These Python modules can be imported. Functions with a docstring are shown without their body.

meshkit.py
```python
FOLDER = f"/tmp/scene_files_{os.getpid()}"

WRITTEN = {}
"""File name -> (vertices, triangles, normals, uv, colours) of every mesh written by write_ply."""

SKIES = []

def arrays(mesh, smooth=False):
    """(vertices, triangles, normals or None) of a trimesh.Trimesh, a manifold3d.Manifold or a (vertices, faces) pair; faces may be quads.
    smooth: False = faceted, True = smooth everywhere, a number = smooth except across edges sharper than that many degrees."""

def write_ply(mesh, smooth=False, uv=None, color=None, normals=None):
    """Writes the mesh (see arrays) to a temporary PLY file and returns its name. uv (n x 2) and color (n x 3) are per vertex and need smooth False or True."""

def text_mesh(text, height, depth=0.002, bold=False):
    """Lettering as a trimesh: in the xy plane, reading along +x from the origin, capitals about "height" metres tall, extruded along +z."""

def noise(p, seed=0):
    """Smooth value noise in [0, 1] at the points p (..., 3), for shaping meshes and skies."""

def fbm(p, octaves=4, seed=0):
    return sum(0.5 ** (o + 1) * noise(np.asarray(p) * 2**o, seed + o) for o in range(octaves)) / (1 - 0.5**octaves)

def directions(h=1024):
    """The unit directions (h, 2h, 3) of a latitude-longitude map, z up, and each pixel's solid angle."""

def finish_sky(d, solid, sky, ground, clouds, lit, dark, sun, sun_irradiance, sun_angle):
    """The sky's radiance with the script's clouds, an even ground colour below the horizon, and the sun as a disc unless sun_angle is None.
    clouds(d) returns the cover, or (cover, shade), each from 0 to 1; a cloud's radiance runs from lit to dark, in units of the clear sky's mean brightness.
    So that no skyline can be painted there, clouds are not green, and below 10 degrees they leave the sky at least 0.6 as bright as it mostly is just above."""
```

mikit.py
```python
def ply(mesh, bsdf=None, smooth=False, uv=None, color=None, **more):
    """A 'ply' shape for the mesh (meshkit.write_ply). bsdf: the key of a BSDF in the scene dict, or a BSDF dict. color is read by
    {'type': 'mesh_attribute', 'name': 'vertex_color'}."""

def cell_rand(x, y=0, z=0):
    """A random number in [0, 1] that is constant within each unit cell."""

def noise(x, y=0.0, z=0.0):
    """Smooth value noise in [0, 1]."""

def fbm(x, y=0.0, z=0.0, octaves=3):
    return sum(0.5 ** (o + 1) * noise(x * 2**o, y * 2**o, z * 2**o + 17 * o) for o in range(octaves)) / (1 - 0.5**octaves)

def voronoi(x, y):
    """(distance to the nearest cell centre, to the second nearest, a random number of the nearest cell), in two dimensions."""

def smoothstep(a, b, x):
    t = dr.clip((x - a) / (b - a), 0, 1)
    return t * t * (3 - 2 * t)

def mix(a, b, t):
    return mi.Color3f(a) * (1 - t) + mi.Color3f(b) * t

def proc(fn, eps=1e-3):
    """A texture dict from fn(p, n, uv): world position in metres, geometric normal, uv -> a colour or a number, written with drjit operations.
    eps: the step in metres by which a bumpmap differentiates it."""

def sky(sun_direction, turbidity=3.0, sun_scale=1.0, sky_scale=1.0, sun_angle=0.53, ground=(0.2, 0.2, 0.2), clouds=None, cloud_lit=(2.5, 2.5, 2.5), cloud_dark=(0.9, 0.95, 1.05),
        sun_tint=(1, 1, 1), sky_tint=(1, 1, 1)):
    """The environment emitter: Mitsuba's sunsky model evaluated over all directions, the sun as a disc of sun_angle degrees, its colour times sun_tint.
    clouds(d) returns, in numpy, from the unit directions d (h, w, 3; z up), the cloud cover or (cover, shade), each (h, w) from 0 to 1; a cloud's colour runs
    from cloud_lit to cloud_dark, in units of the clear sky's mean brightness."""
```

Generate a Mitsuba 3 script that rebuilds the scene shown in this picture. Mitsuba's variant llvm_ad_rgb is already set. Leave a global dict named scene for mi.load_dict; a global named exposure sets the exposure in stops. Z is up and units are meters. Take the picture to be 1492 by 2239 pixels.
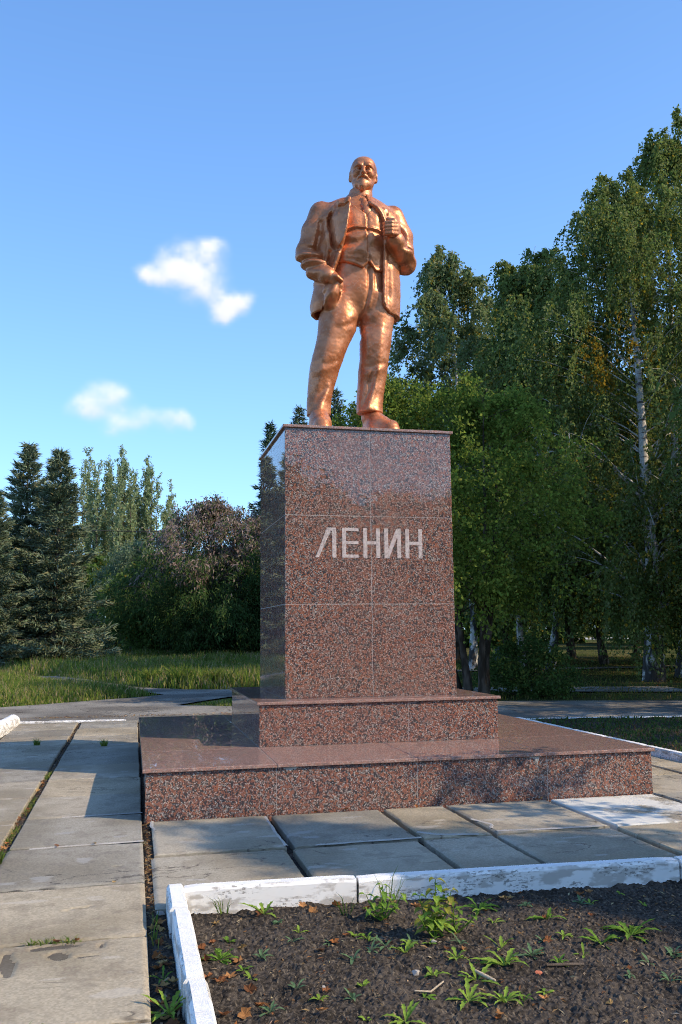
import math, numpy as np, trimesh, scipy.sparse, shapely, drjit as dr, mitsuba as mi, mikit, meshkit
from mikit import noise, fbm, voronoi, smoothstep, mix, cell_rand

# ---------------------------------------------------------------- camera, sky, exposure
T = mi.ScalarTransform4f
scene, labels = {}, {}
yaw_, pitch_, roll_ = 0.22952316, 0.13451088, -0.00932641
eye = np.array([-2.61464952, -8.21338191, 1.62])
fwd = np.array([math.sin(yaw_) * math.cos(pitch_), math.cos(yaw_) * math.cos(pitch_), math.sin(pitch_)])
rgt = np.array([math.cos(yaw_), -math.sin(yaw_), 0]); upv = np.cross(rgt, fwd)
upv = -math.sin(roll_) * rgt + math.cos(roll_) * upv
scene['camera'] = {'type': 'perspective', 'fov': 2 * math.degrees(math.atan(746 / 1938.17)), 'fov_axis': 'x', 'near_clip': .05, 'far_clip': 3000.0,
                   'to_world': T().look_at(eye.tolist(), (eye + fwd).tolist(), upv.tolist())}
SUN = np.array([.674, -.445, .589])
exposure = 1.84
CLOUDS = [  # azimuth, elevation and radius of each puff, in degrees
    [(2.69, 23.2, 1.5), (1.3, 22.2, 1.15), (3.9, 22.2, 1.8), (5.4, 20.9, 1.2), (6.7, 21.1, .85), (0, 22.3, .75), (4.7, 23.6, .9), (5.1, 20.1, .75)],
    [(-2.5, 14.4, 1.36), (-3.5, 14.0, .9), (-.05, 13.3, 1.1), (2.0, 13.4, 1.05), (-1.5, 12.8, 1.0), (3.1, 13.5, .7), (-1.4, 14.9, .9)]]
def clouds(d):
    az, el = np.degrees(np.arctan2(d[..., 0], d[..., 1])), np.degrees(np.arcsin(np.clip(d[..., 2], -1, 1)))
    w1, w2 = meshkit.fbm(d * 26, 6, 3) - .5, meshkit.fbm(d * 26 + 9.3, 6, 8) - .5
    az, el = az + 1.7 * w1, el + 1.5 * w2
    cover, shade = np.zeros(az.shape), np.zeros(az.shape)
    fine = meshkit.fbm(d * 60, 6, 5) - .5
    for k, puffs in enumerate(CLOUDS):
        g, low = np.zeros(az.shape), np.zeros(az.shape)
        for a, e, r in puffs:
            q = np.exp(-1.1 * (((az - a) / r)**2 + ((el - e) / (r * .82))**2)); g += q; low += q * np.clip((e - el) / r + .3, 0, 1)
        c = np.clip((g * (1 + 1.5 * fine) - .16) / (1.3 if k == 0 else 1.6), 0, 1); c = c * c * (3 - 2 * c) * (.97 if k == 0 else .80)
        cover, shade = np.maximum(cover, c), np.where(c > 0, np.clip(low / np.maximum(g, 1e-3) - .4 * fine, 0, 1) * .8, shade)
    return cover, shade
scene['sky'] = mikit.sky(SUN, turbidity=3.0, sky_scale=1.88, sky_tint=(.97, 1.15, 1.34), clouds=clouds, cloud_lit=(1.65, 1.65, 1.65), cloud_dark=(1.1, 1.17, 1.3))

# ---------------------------------------------------------------- helpers
def rgb(*c): return {'type': 'rgb', 'value': list(c)}
def numbered(name):
    k, i = name, 0
    while k in scene or k in labels or any(q.startswith(k + '__') for q in (scene if '__' not in name else ())): i += 1; k = f'{name}_{i:03d}'
    return k
_used = {}
def fresh(name):
    i = _used.get(name, -1) + 1; _used[name] = i
    return name if i == 0 else f'{name}_{i:03d}'
def add(name, mesh, bsdf, parent=None, smooth=False, color=None, **lab):
    """One entry of the scene: a thing, or a part when parent is given. Returns its key."""
    key = fresh((parent + '__' if parent else '') + name)
    scene[key] = mikit.ply(mesh, bsdf, smooth=smooth, color=color)
    if lab: labels[key] = lab
    return key
def thing(name, label, category, group=None):
    key = fresh(name); labels[key] = {'label': label, 'category': category}
    if group: labels[key]['group'] = group
    return key
def again(key, src, m): scene[key] = {**scene[src], 'to_world': m}
def join(ms):
    ms = [m if isinstance(m, tuple) else (np.asarray(m.vertices), np.asarray(m.faces)) for m in ms]
    o = np.cumsum([0] + [len(v) for v, _ in ms[:-1]])
    return np.vstack([v for v, _ in ms]), np.vstack([f + k for (_, f), k in zip(ms, o)])
def slab(lo, hi, c=.006, rng=None, jit=0.0):
    """A box with chamfered edges; jit moves its corners a little in the plane."""
    lo, hi = np.array(lo, float), np.array(hi, float)
    pts = []
    for i in (0, 1):
        for j in (0, 1):
            w = (rng.uniform(-jit, jit, 2) if jit else np.zeros(2))
            for k in (0, 1):
                p = np.array([(lo, hi)[i][0] + w[0], (lo, hi)[j][1] + w[1], (lo, hi)[k][2]]); s = np.array([1 - 2 * i, 1 - 2 * j, 1 - 2 * k]) * c
                pts += [p + s * [1, 1, 0], p + s * [1, 0, 1], p + s * [0, 1, 1]]
    return trimesh.Trimesh(np.array(pts)).convex_hull
def box(lo, hi):
    m = trimesh.creation.box(extents=np.subtract(hi, lo)); m.apply_translation((np.array(lo) + hi) / 2); return m
def tube(p, r, n=6, cap=True):
    """A tube along points p with radii r."""
    p, r = np.array(p, float), np.array(r, float) * np.ones(len(p)); t = np.gradient(p, axis=0); t /= np.linalg.norm(t, axis=1, keepdims=True) + 1e-12
    a = np.where(np.abs(t[:, 2:]) < .9, [[0, 0, 1.0]], [[1.0, 0, 0]]); u = np.cross(t, a); u /= np.linalg.norm(u, axis=1, keepdims=True); w = np.cross(t, u)
    for i in range(1, len(u)):
        u[i] = u[i - 1] - t[i] * (u[i - 1] @ t[i]); u[i] /= np.linalg.norm(u[i]); w[i] = np.cross(t[i], u[i])
    g = np.arange(n) * 2 * np.pi / n
    v = (p[:, None] + r[:, None, None] * (np.cos(g)[None, :, None] * u[:, None] + np.sin(g)[None, :, None] * w[:, None])).reshape(-1, 3)
    i, j = np.meshgrid(np.arange(len(p) - 1), np.arange(n), indexing='ij'); a, b = i * n + j, i * n + (j + 1) % n
    f = np.vstack([np.stack([a, b, b + n], -1).reshape(-1, 3), np.stack([a, b + n, a + n], -1).reshape(-1, 3)])
    if cap:
        v = np.vstack([v, p[-1:]]); k = len(v) - 1; j = np.arange(n); f = np.vstack([f, np.stack([(len(p) - 1) * n + j, (len(p) - 1) * n + (j + 1) % n, j * 0 + k], 1)])
    return v, f
def sheet(xs, ys, z):
    """A height field: z(x, y) over the grid xs, ys."""
    X, Y = np.meshgrid(xs, ys, indexing='ij'); Z = z(X, Y) * np.ones_like(X); nx, ny = X.shape
    i, j = np.meshgrid(np.arange(nx - 1), np.arange(ny - 1), indexing='ij'); a = i * ny + j
    q = np.stack([a, a + ny, a + ny + 1, a + 1], -1).reshape(-1, 4)
    return np.stack([X, Y, Z], -1).reshape(-1, 3), np.vstack([q[:, [0, 1, 2]], q[:, [0, 2, 3]]])
def flat(pts, z):
    """A flat polygon at height z."""
    from shapely.geometry import Polygon
    v, f = trimesh.creation.triangulate_polygon(Polygon(pts), engine='earcut'); f = np.array(f)
    a, b, c = v[f[:, 0]], v[f[:, 1]], v[f[:, 2]]; s = (b[:, 0] - a[:, 0]) * (c[:, 1] - a[:, 1]) - (b[:, 1] - a[:, 1]) * (c[:, 0] - a[:, 0])
    f[s < 0] = f[s < 0][:, ::-1]
    return np.column_stack([v, np.full(len(v), z)]), f
def inside(pts, x, y):
    import shapely
    return shapely.contains_xy(shapely.Polygon(pts), x, y)
# ---------------------------------------------------------------- modelling the statue as distance fields

class Field:
    """A signed distance on a grid, built up from soft unions and cuts, then meshed with surface nets."""
    def __init__(s, lo, hi, h):
        s.lo, s.h = np.array(lo, float), h
        s.n = np.ceil((np.array(hi) - s.lo) / h).astype(int) + 1
        s.v = np.full(s.n, 9.0, np.float32)
    def box(s, lo, hi):
        a = np.clip(np.floor((np.array(lo) - s.lo) / s.h).astype(int), 0, s.n); b = np.clip(np.ceil((np.array(hi) - s.lo) / s.h).astype(int) + 1, 0, s.n)
        ax = [(s.lo[k] + s.h * np.arange(a[k], b[k])).astype(np.float32) for k in range(3)]
        return tuple(slice(a[k], b[k]) for k in range(3)), ax[0][:, None, None], ax[1][None, :, None], ax[2][None, None, :]
    def put(s, fn, lo, hi, k=0.02, cut=False):
        m = 2 * k + 3 * s.h
        sl, X, Y, Z = s.box(np.array(lo) - m, np.array(hi) + m)
        if 0 in [q.stop - q.start for q in sl]: return
        d = fn(X, Y, Z); v = s.v[sl]
        if cut:
            e = np.maximum(k - np.abs(v + d), 0) / k; s.v[sl] = np.maximum(v, -d) + e * e * k * .25
        else:
            e = np.maximum(k - np.abs(v - d), 0) / k; s.v[sl] = np.minimum(v, d) - e * e * k * .25
    def cone(s, a, b, ra, rb, k=0.02, cut=False, flat=1.0):
        a, b = np.array(a, float), np.array(b, float); ab = b - a; L = max(ab @ ab, 1e-9); r = max(ra, rb)
        def fn(X, Y, Z):
            x, y, z = X - a[0], Y - a[1], Z - a[2]
            t = np.clip((x * ab[0] + y * ab[1] + z * ab[2]) / L, 0, 1)
            return np.sqrt((x - t * ab[0])**2 + ((y - t * ab[1]) / flat)**2 + (z - t * ab[2])**2) - (ra + (rb - ra) * t)
        s.put(fn, np.minimum(a, b) - r, np.maximum(a, b) + r, k, cut)
    def chain(s, pts, k=0.02, cut=False, flat=1.0):
        for p, q in zip(pts[:-1], pts[1:]): s.cone(p[:3], q[:3], p[3], q[3], k, cut, flat)
    def ell(s, c, r, k=0.02, cut=False, R=None):
        c, r = np.array(c, float), np.array(r, float); R = np.eye(3) if R is None else R; m = r.max()
        def fn(X, Y, Z):
            x, y, z = X - c[0], Y - c[1], Z - c[2]
            q = [R[0, i] * x + R[1, i] * y + R[2, i] * z for i in range(3)]
            k0 = np.sqrt((q[0] / r[0])**2 + (q[1] / r[1])**2 + (q[2] / r[2])**2); k1 = np.sqrt((q[0] / r[0]**2)**2 + (q[1] / r[1]**2)**2 + (q[2] / r[2]**2)**2) + 1e-6
            return k0 * (k0 - 1) / k1
        s.put(fn, c - m, c + m, k, cut)
    def mesh(s, smooth=0):
        v = s.v; ins = v < 0; n = np.array(v.shape)
        c = [ins[i:n[0] - 1 + i, j:n[1] - 1 + j, k:n[2] - 1 + k] for i in (0, 1) for j in (0, 1) for k in (0, 1)]
        tot = sum(q.astype(np.int8) for q in c); act = np.argwhere((tot > 0) & (tot < 8))
        idx = np.full(n - 1, -1, np.int32); idx[tuple(act.T)] = np.arange(len(act))
        acc, cnt = np.zeros((len(act), 3)), np.zeros(len(act))
        for ax in range(3):
            o = [k for k in range(3) if k != ax]
            for da in (0, 1):
                for db in (0, 1):
                    p = act.copy(); p[:, o[0]] += da; p[:, o[1]] += db; q = p.copy(); q[:, ax] += 1
                    va, vb = v[tuple(p.T)], v[tuple(q.T)]; ok = (va < 0) != (vb < 0)
                    t = np.where(ok, va / np.where(va == vb, 1, va - vb), 0); w = (p - act).astype(float); w[:, ax] += t
                    acc[ok] += w[ok]; cnt[ok] += 1
        V = s.lo + s.h * (act + acc / np.maximum(cnt, 1)[:, None]); F = []
        for ax in range(3):
            o = [(ax + 1) % 3, (ax + 2) % 3]; sl = [slice(1, -1)] * 3; sl[ax] = slice(0, -1); sh = list(sl); sh[ax] = slice(1, None)
            a, b = ins[tuple(sl)], ins[tuple(sh)]; base = np.argwhere(a != b); base[:, o[0]] += 1; base[:, o[1]] += 1
            fl = a[a != b]
            def at(i, j):
                p = base.copy(); p[:, o[0]] -= i; p[:, o[1]] -= j; return idx[tuple(p.T)]
            q = np.stack([at(1, 1), at(0, 1), at(0, 0), at(1, 0)], 1); q[~fl] = q[~fl][:, ::-1]; F.append(q)
        F = np.vstack(F); F = F[(F >= 0).all(1)]
        m = trimesh.Trimesh(V, np.vstack([F[:, [0, 1, 2]], F[:, [0, 2, 3]]]), process=False)
        if smooth:
            e = np.vstack([m.edges, m.edges[:, ::-1]]); A = scipy.sparse.coo_matrix((np.ones(len(e)), (e[:, 0], e[:, 1])), shape=(len(V),) * 2).tocsr(); A.data[:] = 1
            g = 1 / np.maximum(np.asarray(A.sum(1)).ravel(), 1)
            for it in range(smooth):
                for lam in (.5, -.52): V = V + lam * ((A @ V) * g[:, None] - V)
            m = trimesh.Trimesh(V, m.faces, process=False)
        return m
    def axes(s): return [(s.lo[k] + s.h * np.arange(s.n[k])).astype(np.float32) for k in range(3)]
    def relief(s, pts, w, amp, ymax=2.1):
        """A soft ridge (amp > 0) or groove along a polyline of (x, z) on the side that faces -y."""
        p = np.array(pts, float); lo, hi = p.min(0) - 2.5 * w, p.max(0) + 2.5 * w
        sl, X, Y, Z = s.box((lo[0], s.lo[1], lo[1]), (hi[0], ymax, hi[1]))
        if 0 in [q.stop - q.start for q in sl]: return
        d = np.full((X.shape[0], 1, Z.shape[2]), 1e9, np.float32); n = len(p) - 1
        for i in range(n):
            e = p[i + 1] - p[i]; wx, wz = X - p[i][0], Z - p[i][1]; t = np.clip((wx * e[0] + wz * e[1]) / (e @ e + 1e-12), 0, 1)
            d = np.minimum(d, (wx - t * e[0])**2 + (wz - t * e[1])**2 + (0 if 0 < i < n - 1 else 1) * 0)
        s.v[sl] -= amp * np.exp(-d / w**2) * np.ones_like(Y)
    def raise_(s, pts, amp, soft=.012, ymax=2.1):
        q = poly(pts); sl, X, Y, Z = s.box((q.lo[0] - .03, s.lo[1], q.lo[1] - .03), (q.hi[0] + .03, ymax, q.hi[1] + .03))
        s.v[sl] -= amp * np.clip(.5 - q(X, Z) / soft, 0, 1) * np.ones_like(Y)

def loft(secs):
    """Stacked ellipses (z, cx, cy, rx, ry) as a signed distance."""
    S = np.array(sorted(secs), float)
    def fn(X, Y, Z):
        g = [np.interp(Z, S[:, 0], S[:, k]).astype(np.float32) for k in range(1, 5)]
        x, y = X - g[0], Y - g[1]
        d = (np.sqrt((x / g[2])**2 + (y / g[3])**2) - 1) * np.minimum(g[2], g[3])
        return np.maximum(d, np.maximum(S[0, 0] - Z, Z - S[-1, 0]))
    fn.lo = (min(S[:, 1] - S[:, 3]), min(S[:, 2] - S[:, 4]), S[0, 0]); fn.hi = (max(S[:, 1] + S[:, 3]), max(S[:, 2] + S[:, 4]), S[-1, 0])
    return fn

def poly(pts):
    """The signed distance of a polygon in the x, z plane (points (x, z))."""
    A = np.array(pts, float); B = np.roll(A, -1, 0)
    def fn(X, Z):
        d, s = np.full(np.broadcast_shapes(X.shape, Z.shape), 1e9, np.float32), np.zeros(np.broadcast_shapes(X.shape, Z.shape), bool)
        for a, b in zip(A, B):
            e = b - a; wx, wz = X - a[0], Z - a[1]; t = np.clip((wx * e[0] + wz * e[1]) / (e @ e + 1e-12), 0, 1)
            d = np.minimum(d, (wx - t * e[0])**2 + (wz - t * e[1])**2)
            c = ((a[1] <= Z) & (b[1] > Z)) | ((b[1] <= Z) & (a[1] > Z))
            s = s ^ (c & (wx < (Z - a[1]) / (e[1] if e[1] else 1e-9) * e[0]))
        return np.sqrt(d) * np.where(s, -1, 1)
    fn.lo, fn.hi = A.min(0), A.max(0)
    return fn

def _more():
    def loft_(s, secs, k=.02, cut=False, off=0.0):
        g = loft(secs); s.put((lambda X, Y, Z: g(X, Y, Z) + off) if off else g, g.lo, g.hi, k, cut)
    def keep(s, pts):
        a = s.axes(); s.v = np.maximum(s.v, poly(pts)(a[0][:, None], a[2][None, :])[:, None, :])
    def carve(s, pts, ymax=9.0):
        a = s.axes(); s.v = np.maximum(s.v, -np.maximum(poly(pts)(a[0][:, None], a[2][None, :])[:, None, :], (a[1] - ymax)[None, :, None]))
    def above(s, z):
        s.v = np.maximum(s.v, (z - s.axes()[2])[None, None, :])
    for q in (keep, carve, above): setattr(Field, q.__name__, q)
    Field.loft = loft_
_more()
def statue_meshes():
    out = {}
    f = Field((-.85, 1.55, 3.985), (.95, 2.75, 6.45), .013)
    f.loft(((5.746, -.174, 2.15, .23, .228), (5.644, -.186, 2.15, .235, .234), (5.476, -.203, 2.15, .249, .248), (5.326, -.229, 2.14, .238, .238), (5.169, -.283, 2.13, .208, .209), (5.025, -.33, 2.13, .196, .197), (4.877, -.372, 2.14, .189, .191), (4.735, -.402, 2.17, .177, .18), (4.577, -.431, 2.19, .159, .162), (4.392, -.454, 2.18, .149, .152), (4.236, -.465, 2.15, .147, .15)), .05)
    f.loft(((5.781, .272, 2.15, .252, .245), (5.554, .286, 2.15, .233, .228), (5.404, .281, 2.14, .212, .207), (5.271, .266, 2.12, .204, .2), (5.122, .253, 2.11, .193, .19), (4.973, .242, 2.12, .184, .181), (4.825, .231, 2.15, .181, .178), (4.647, .212, 2.17, .173, .171), (4.5, .194, 2.17, .165, .164), (4.383, .185, 2.15, .163, .162), (4.29, .181, 2.13, .163, .162)), .05)
    f.ell((.051, 2.17, 5.814), (.444, .275, .326), .06)
    f.ell((.067, 2.15, 6.097), (.371, .26, .281), .06)
    f.loft(((5.465, .053, 2.18, .32, .13), (5.662, .056, 2.17, .392, .22), (5.855, .058, 2.16, .405, .265), (6.097, .064, 2.15, .403, .27), (6.308, .058, 2.13, .389, .265), (6.492, .063, 2.13, .357, .26)), .05)
    f.chain(((-.316, 1.88, 5.825, .085), (-.352, 1.9, 5.725, .095), (-.354, 1.95, 5.615, .07)), .06)
    f.cone((-.078, 1.65, 5.093), (.205, 2.75, 5.48), .03, .03, .05, cut=True)
    f.relief(((.128, 6.063), (.124, 5.767), (.092, 5.553), (.026, 5.384)), .02, -.022)
    f.relief(((.187, 6.068), (.178, 5.83), (.134, 5.603)), .016, .012)
    f.relief(((-.245, 5.913), (-.339, 5.73), (-.42, 5.583)), .05, .02)
    f.relief(((-.291, 5.897), (-.396, 5.737), (-.465, 5.661)), .03, -.022)
    f.relief(((.099, 5.6), (-.054, 5.46), (-.216, 5.355)), .05, .01)
    f.relief(((.068, 5.504), (-.113, 5.351), (-.262, 5.294)), .035, -.01)
    f.relief(((.12, 5.438), (.258, 5.354), (.375, 5.327)), .035, -.008)
    f.relief(((.084, 5.388), (.116, 5.181), (.125, 4.996)), .03, .01)
    f.relief(((-.243, 4.915), (-.368, 4.85), (-.481, 4.855)), .04, -.01)
    f.relief(((-.255, 4.857), (-.403, 4.768), (-.527, 4.761)), .05, .008)
    f.relief(((-.291, 4.604), (-.45, 4.505), (-.551, 4.466)), .04, -.008)
    f.relief(((.32, 4.846), (.203, 4.77), (.099, 4.764)), .04, .01)
    f.relief(((.321, 4.904), (.204, 4.851), (.1, 4.845)), .035, -.009)
    f.relief(((-.353, 4.578), (-.462, 4.347), (-.513, 4.198)), .05, .022)
    f.relief(((.244, 4.807), (.212, 4.581), (.116, 4.33)), .035, .024)
    f.relief(((.186, 4.769), (.148, 4.549), (.07, 4.351)), .03, -.02)
    f.relief(((-.318, 5.44), (-.389, 5.147), (-.447, 4.857), (-.494, 4.593)), .05, .012)
    f.relief(((.294, 5.357), (.266, 5.075), (.25, 4.807)), .05, .014)
    f.relief(((-.427, 4.54), (-.495, 4.401), (-.574, 4.274)), .03, -.012)
    out['trousers'] = f.mesh(3)
    f = Field((-.763, 1.5, 3.935), (-.013, 2.5, 4.465), .012)
    f.chain(((-.463, 2.23, 4.065, .12), (-.474, 2.01, 4.075, .125), (-.493, 1.81, 4.04, .105)), .05)
    f.chain(((-.463, 2.15, 4.245, .125), (-.478, 1.95, 4.115, .11)), .06)
    f.chain(((-.463, 2.25, 3.995, .115), (-.478, 1.95, 3.995, .13), (-.493, 1.79, 3.995, .108)), .01)
    f.above(3.966)
    out['shoe'] = f.mesh(1)
    f = Field((-.097, 1.5, 3.935), (.653, 2.5, 4.465), .012)
    f.chain(((.203, 2.23, 4.065, .12), (.255, 2.01, 4.075, .125), (.353, 1.81, 4.04, .105)), .05)
    f.chain(((.203, 2.15, 4.245, .125), (.278, 1.95, 4.115, .11)), .06)
    f.chain(((.203, 2.25, 3.995, .115), (.278, 1.95, 3.995, .13), (.353, 1.79, 3.995, .108)), .01)
    f.above(3.966)
    out['shoe_001'] = f.mesh(1)
    f = Field((-.75, 1.6, 5.795), (.85, 2.7, 7.141), .013)
    f.loft(((5.855, .058, 2.15, .393, .29), (6.097, .067, 2.15, .418, .31), (6.308, .058, 2.13, .425, .335), (6.492, .06, 2.13, .42, .345), (6.677, .074, 2.14, .457, .35), (6.862, .082, 2.15, .47, .33), (7.017, .084, 2.18, .374, .25), (7.104, .091, 2.2, .218, .17)))
    f.keep(((-.556, 6.87), (-.141, 6.914), (-.06, 6.863), (.015, 6.799), (.096, 6.735), (.15, 6.813), (.211, 6.952), (.556, 6.989), (.539, 6.085), (.332, 6.055), (.221, 6.034), (.175, 6.089), (.123, 6.137), (.088, 6.099), (.047, 6.06), (-.057, 6.098), (-.178, 6.14), (-.56, 6.129)))
    f.relief(((.093, 6.718), (.091, 6.551), (.1, 6.344), (.114, 6.126)), .016, -.018)
    f.relief(((.07, 6.704), (.068, 6.549), (.077, 6.342), (.092, 6.148)), .012, .01)
    f.relief(((-.217, 6.515), (-.141, 6.534), (-.043, 6.558), (.056, 6.553), (.144, 6.556), (.238, 6.547), (.343, 6.51)), .013, .02)
    f.relief(((-.217, 6.491), (-.142, 6.51), (-.043, 6.535), (.056, 6.529), (.144, 6.532), (.237, 6.523), (.342, 6.486)), .015, -.018)
    f.relief(((-.18, 6.153), (-.059, 6.117), (.038, 6.078), (.115, 6.156), (.212, 6.052), (.318, 6.073)), .014, .008)
    f.relief(((-.206, 6.439), (-.044, 6.419), (.073, 6.466)), .05, .014)
    f.relief(((-.207, 6.356), (-.033, 6.349), (.072, 6.394)), .05, -.012)
    f.relief(((-.173, 6.253), (-.023, 6.279), (.081, 6.241)), .05, .014)
    f.relief(((.106, 6.386), (.224, 6.433), (.318, 6.418)), .05, .012)
    f.relief(((.117, 6.304), (.234, 6.35), (.316, 6.334)), .05, -.012)
    f.relief(((-.098, 6.758), (-.053, 6.656), (-.066, 6.571)), .06, .012)
    f.relief(((.229, 6.744), (.215, 6.623)), .05, .012)
    f.relief(((-.162, 6.195), (-.036, 6.172)), .04, .01)
    out['waistcoat'] = f.mesh(2)
    f = Field((-.3, 1.7, 6.585), (.65, 2.6, 7.216), .01)
    f.loft(((5.855, .058, 2.15, .393, .29), (6.097, .067, 2.15, .418, .31), (6.308, .058, 2.13, .425, .335), (6.492, .06, 2.13, .42, .345), (6.677, .074, 2.14, .457, .35), (6.862, .082, 2.15, .47, .33), (7.017, .084, 2.18, .374, .25), (7.104, .091, 2.2, .218, .17)), .02, False, .045)
    f.above(6.61)
    f.cone((.099, 2.18, 7.07), (.109, 2.17, 7.166), .16, .152, .03)
    f.relief(((-.076, 7.075), (.019, 7.055), (.067, 7.078), (.126, 7.06), (.211, 7.106)), .014, -.02)
    f.raise_(((.067, 7.091), (.175, 7.121), (.21, 7.051), (.137, 7.012), (.078, 7.012)), .014)
    out['shirt'] = f.mesh(2)
    f = Field((-.2, 1.6, 6.656), (.6, 2.3, 7.041), .009)
    f.chain(((.098, 1.95, 6.98, .035), (.097, 1.88, 6.885, .055), (.102, 1.84, 6.794, .05), (.106, 1.835, 6.719, .03)), .04, flat=.6)
    f.ell((.088, 1.98, 7), (.05, .05, .042), .02)
    out['tie'] = f.mesh(2)
    f = Field((-.95, 1.4, 5.509), (1.05, 2.85, 7.232), .013)
    f.loft(((5.541, .031, 2.2, .569, .36), (5.66, .026, 2.2, .581, .37), (5.854, .052, 2.19, .565, .37), (6.037, .078, 2.18, .531, .365), (6.25, .087, 2.15, .503, .36), (6.462, .071, 2.14, .498, .372), (6.675, .062, 2.15, .511, .378), (6.842, .07, 2.16, .53, .355), (6.953, .065, 2.18, .476, .31), (7.042, .091, 2.2, .357, .24), (7.118, .104, 2.21, .176, .2)))
    f.carve(((-.139, 7.134), (-.136, 6.83), (-.161, 6.685), (-.192, 6.504), (-.222, 6.325), (-.269, 6.168), (-.316, 6.042), (-.357, 5.928), (-.392, 5.786), (-.427, 5.611), (-.463, 5.322), (.309, 5.379), (.309, 5.728), (.305, 5.961), (.306, 6.197), (.308, 6.494), (.299, 6.66), (.265, 6.752), (.207, 6.83), (.144, 6.895), (.136, 7.165)), 2.22)
    f.carve(((-1.051, 5.474), (-.603, 5.525), (-.473, 5.523), (-.399, 5.558), (.33, 5.638), (.347, 5.598), (.457, 5.483), (.553, 5.537), (1.032, 5.561), (1.021, 5.121), (-1.05, 4.985)))
    f.loft(((5.463, .027, 2.2, .518, .305), (5.66, .023, 2.2, .531, .315), (5.854, .049, 2.19, .515, .315), (6.098, .076, 2.18, .481, .305)), .02, True)
    f.raise_(((-.293, 6.799), (-.31, 6.869), (-.229, 6.901), (-.142, 6.923), (-.131, 6.84), (-.15, 6.695), (-.181, 6.515), (-.223, 6.357), (-.269, 6.282), (-.308, 6.384), (-.33, 6.559), (-.346, 6.675), (-.328, 6.736)), .085, .012)
    f.raise_(((-.316, 6.868), (-.229, 6.913), (-.142, 6.935), (-.131, 6.852), (-.207, 6.797), (-.288, 6.794)), .04, .012)
    f.raise_(((.132, 6.952), (.226, 6.914), (.296, 6.849), (.353, 6.759), (.398, 6.644), (.36, 6.449), (.312, 6.444), (.304, 6.67), (.259, 6.761), (.201, 6.839), (.137, 6.893)), .03, .012)
    f.raise_(((.296, 6.873), (.378, 6.858), (.383, 6.786), (.341, 6.77)), .03, .012)
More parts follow.
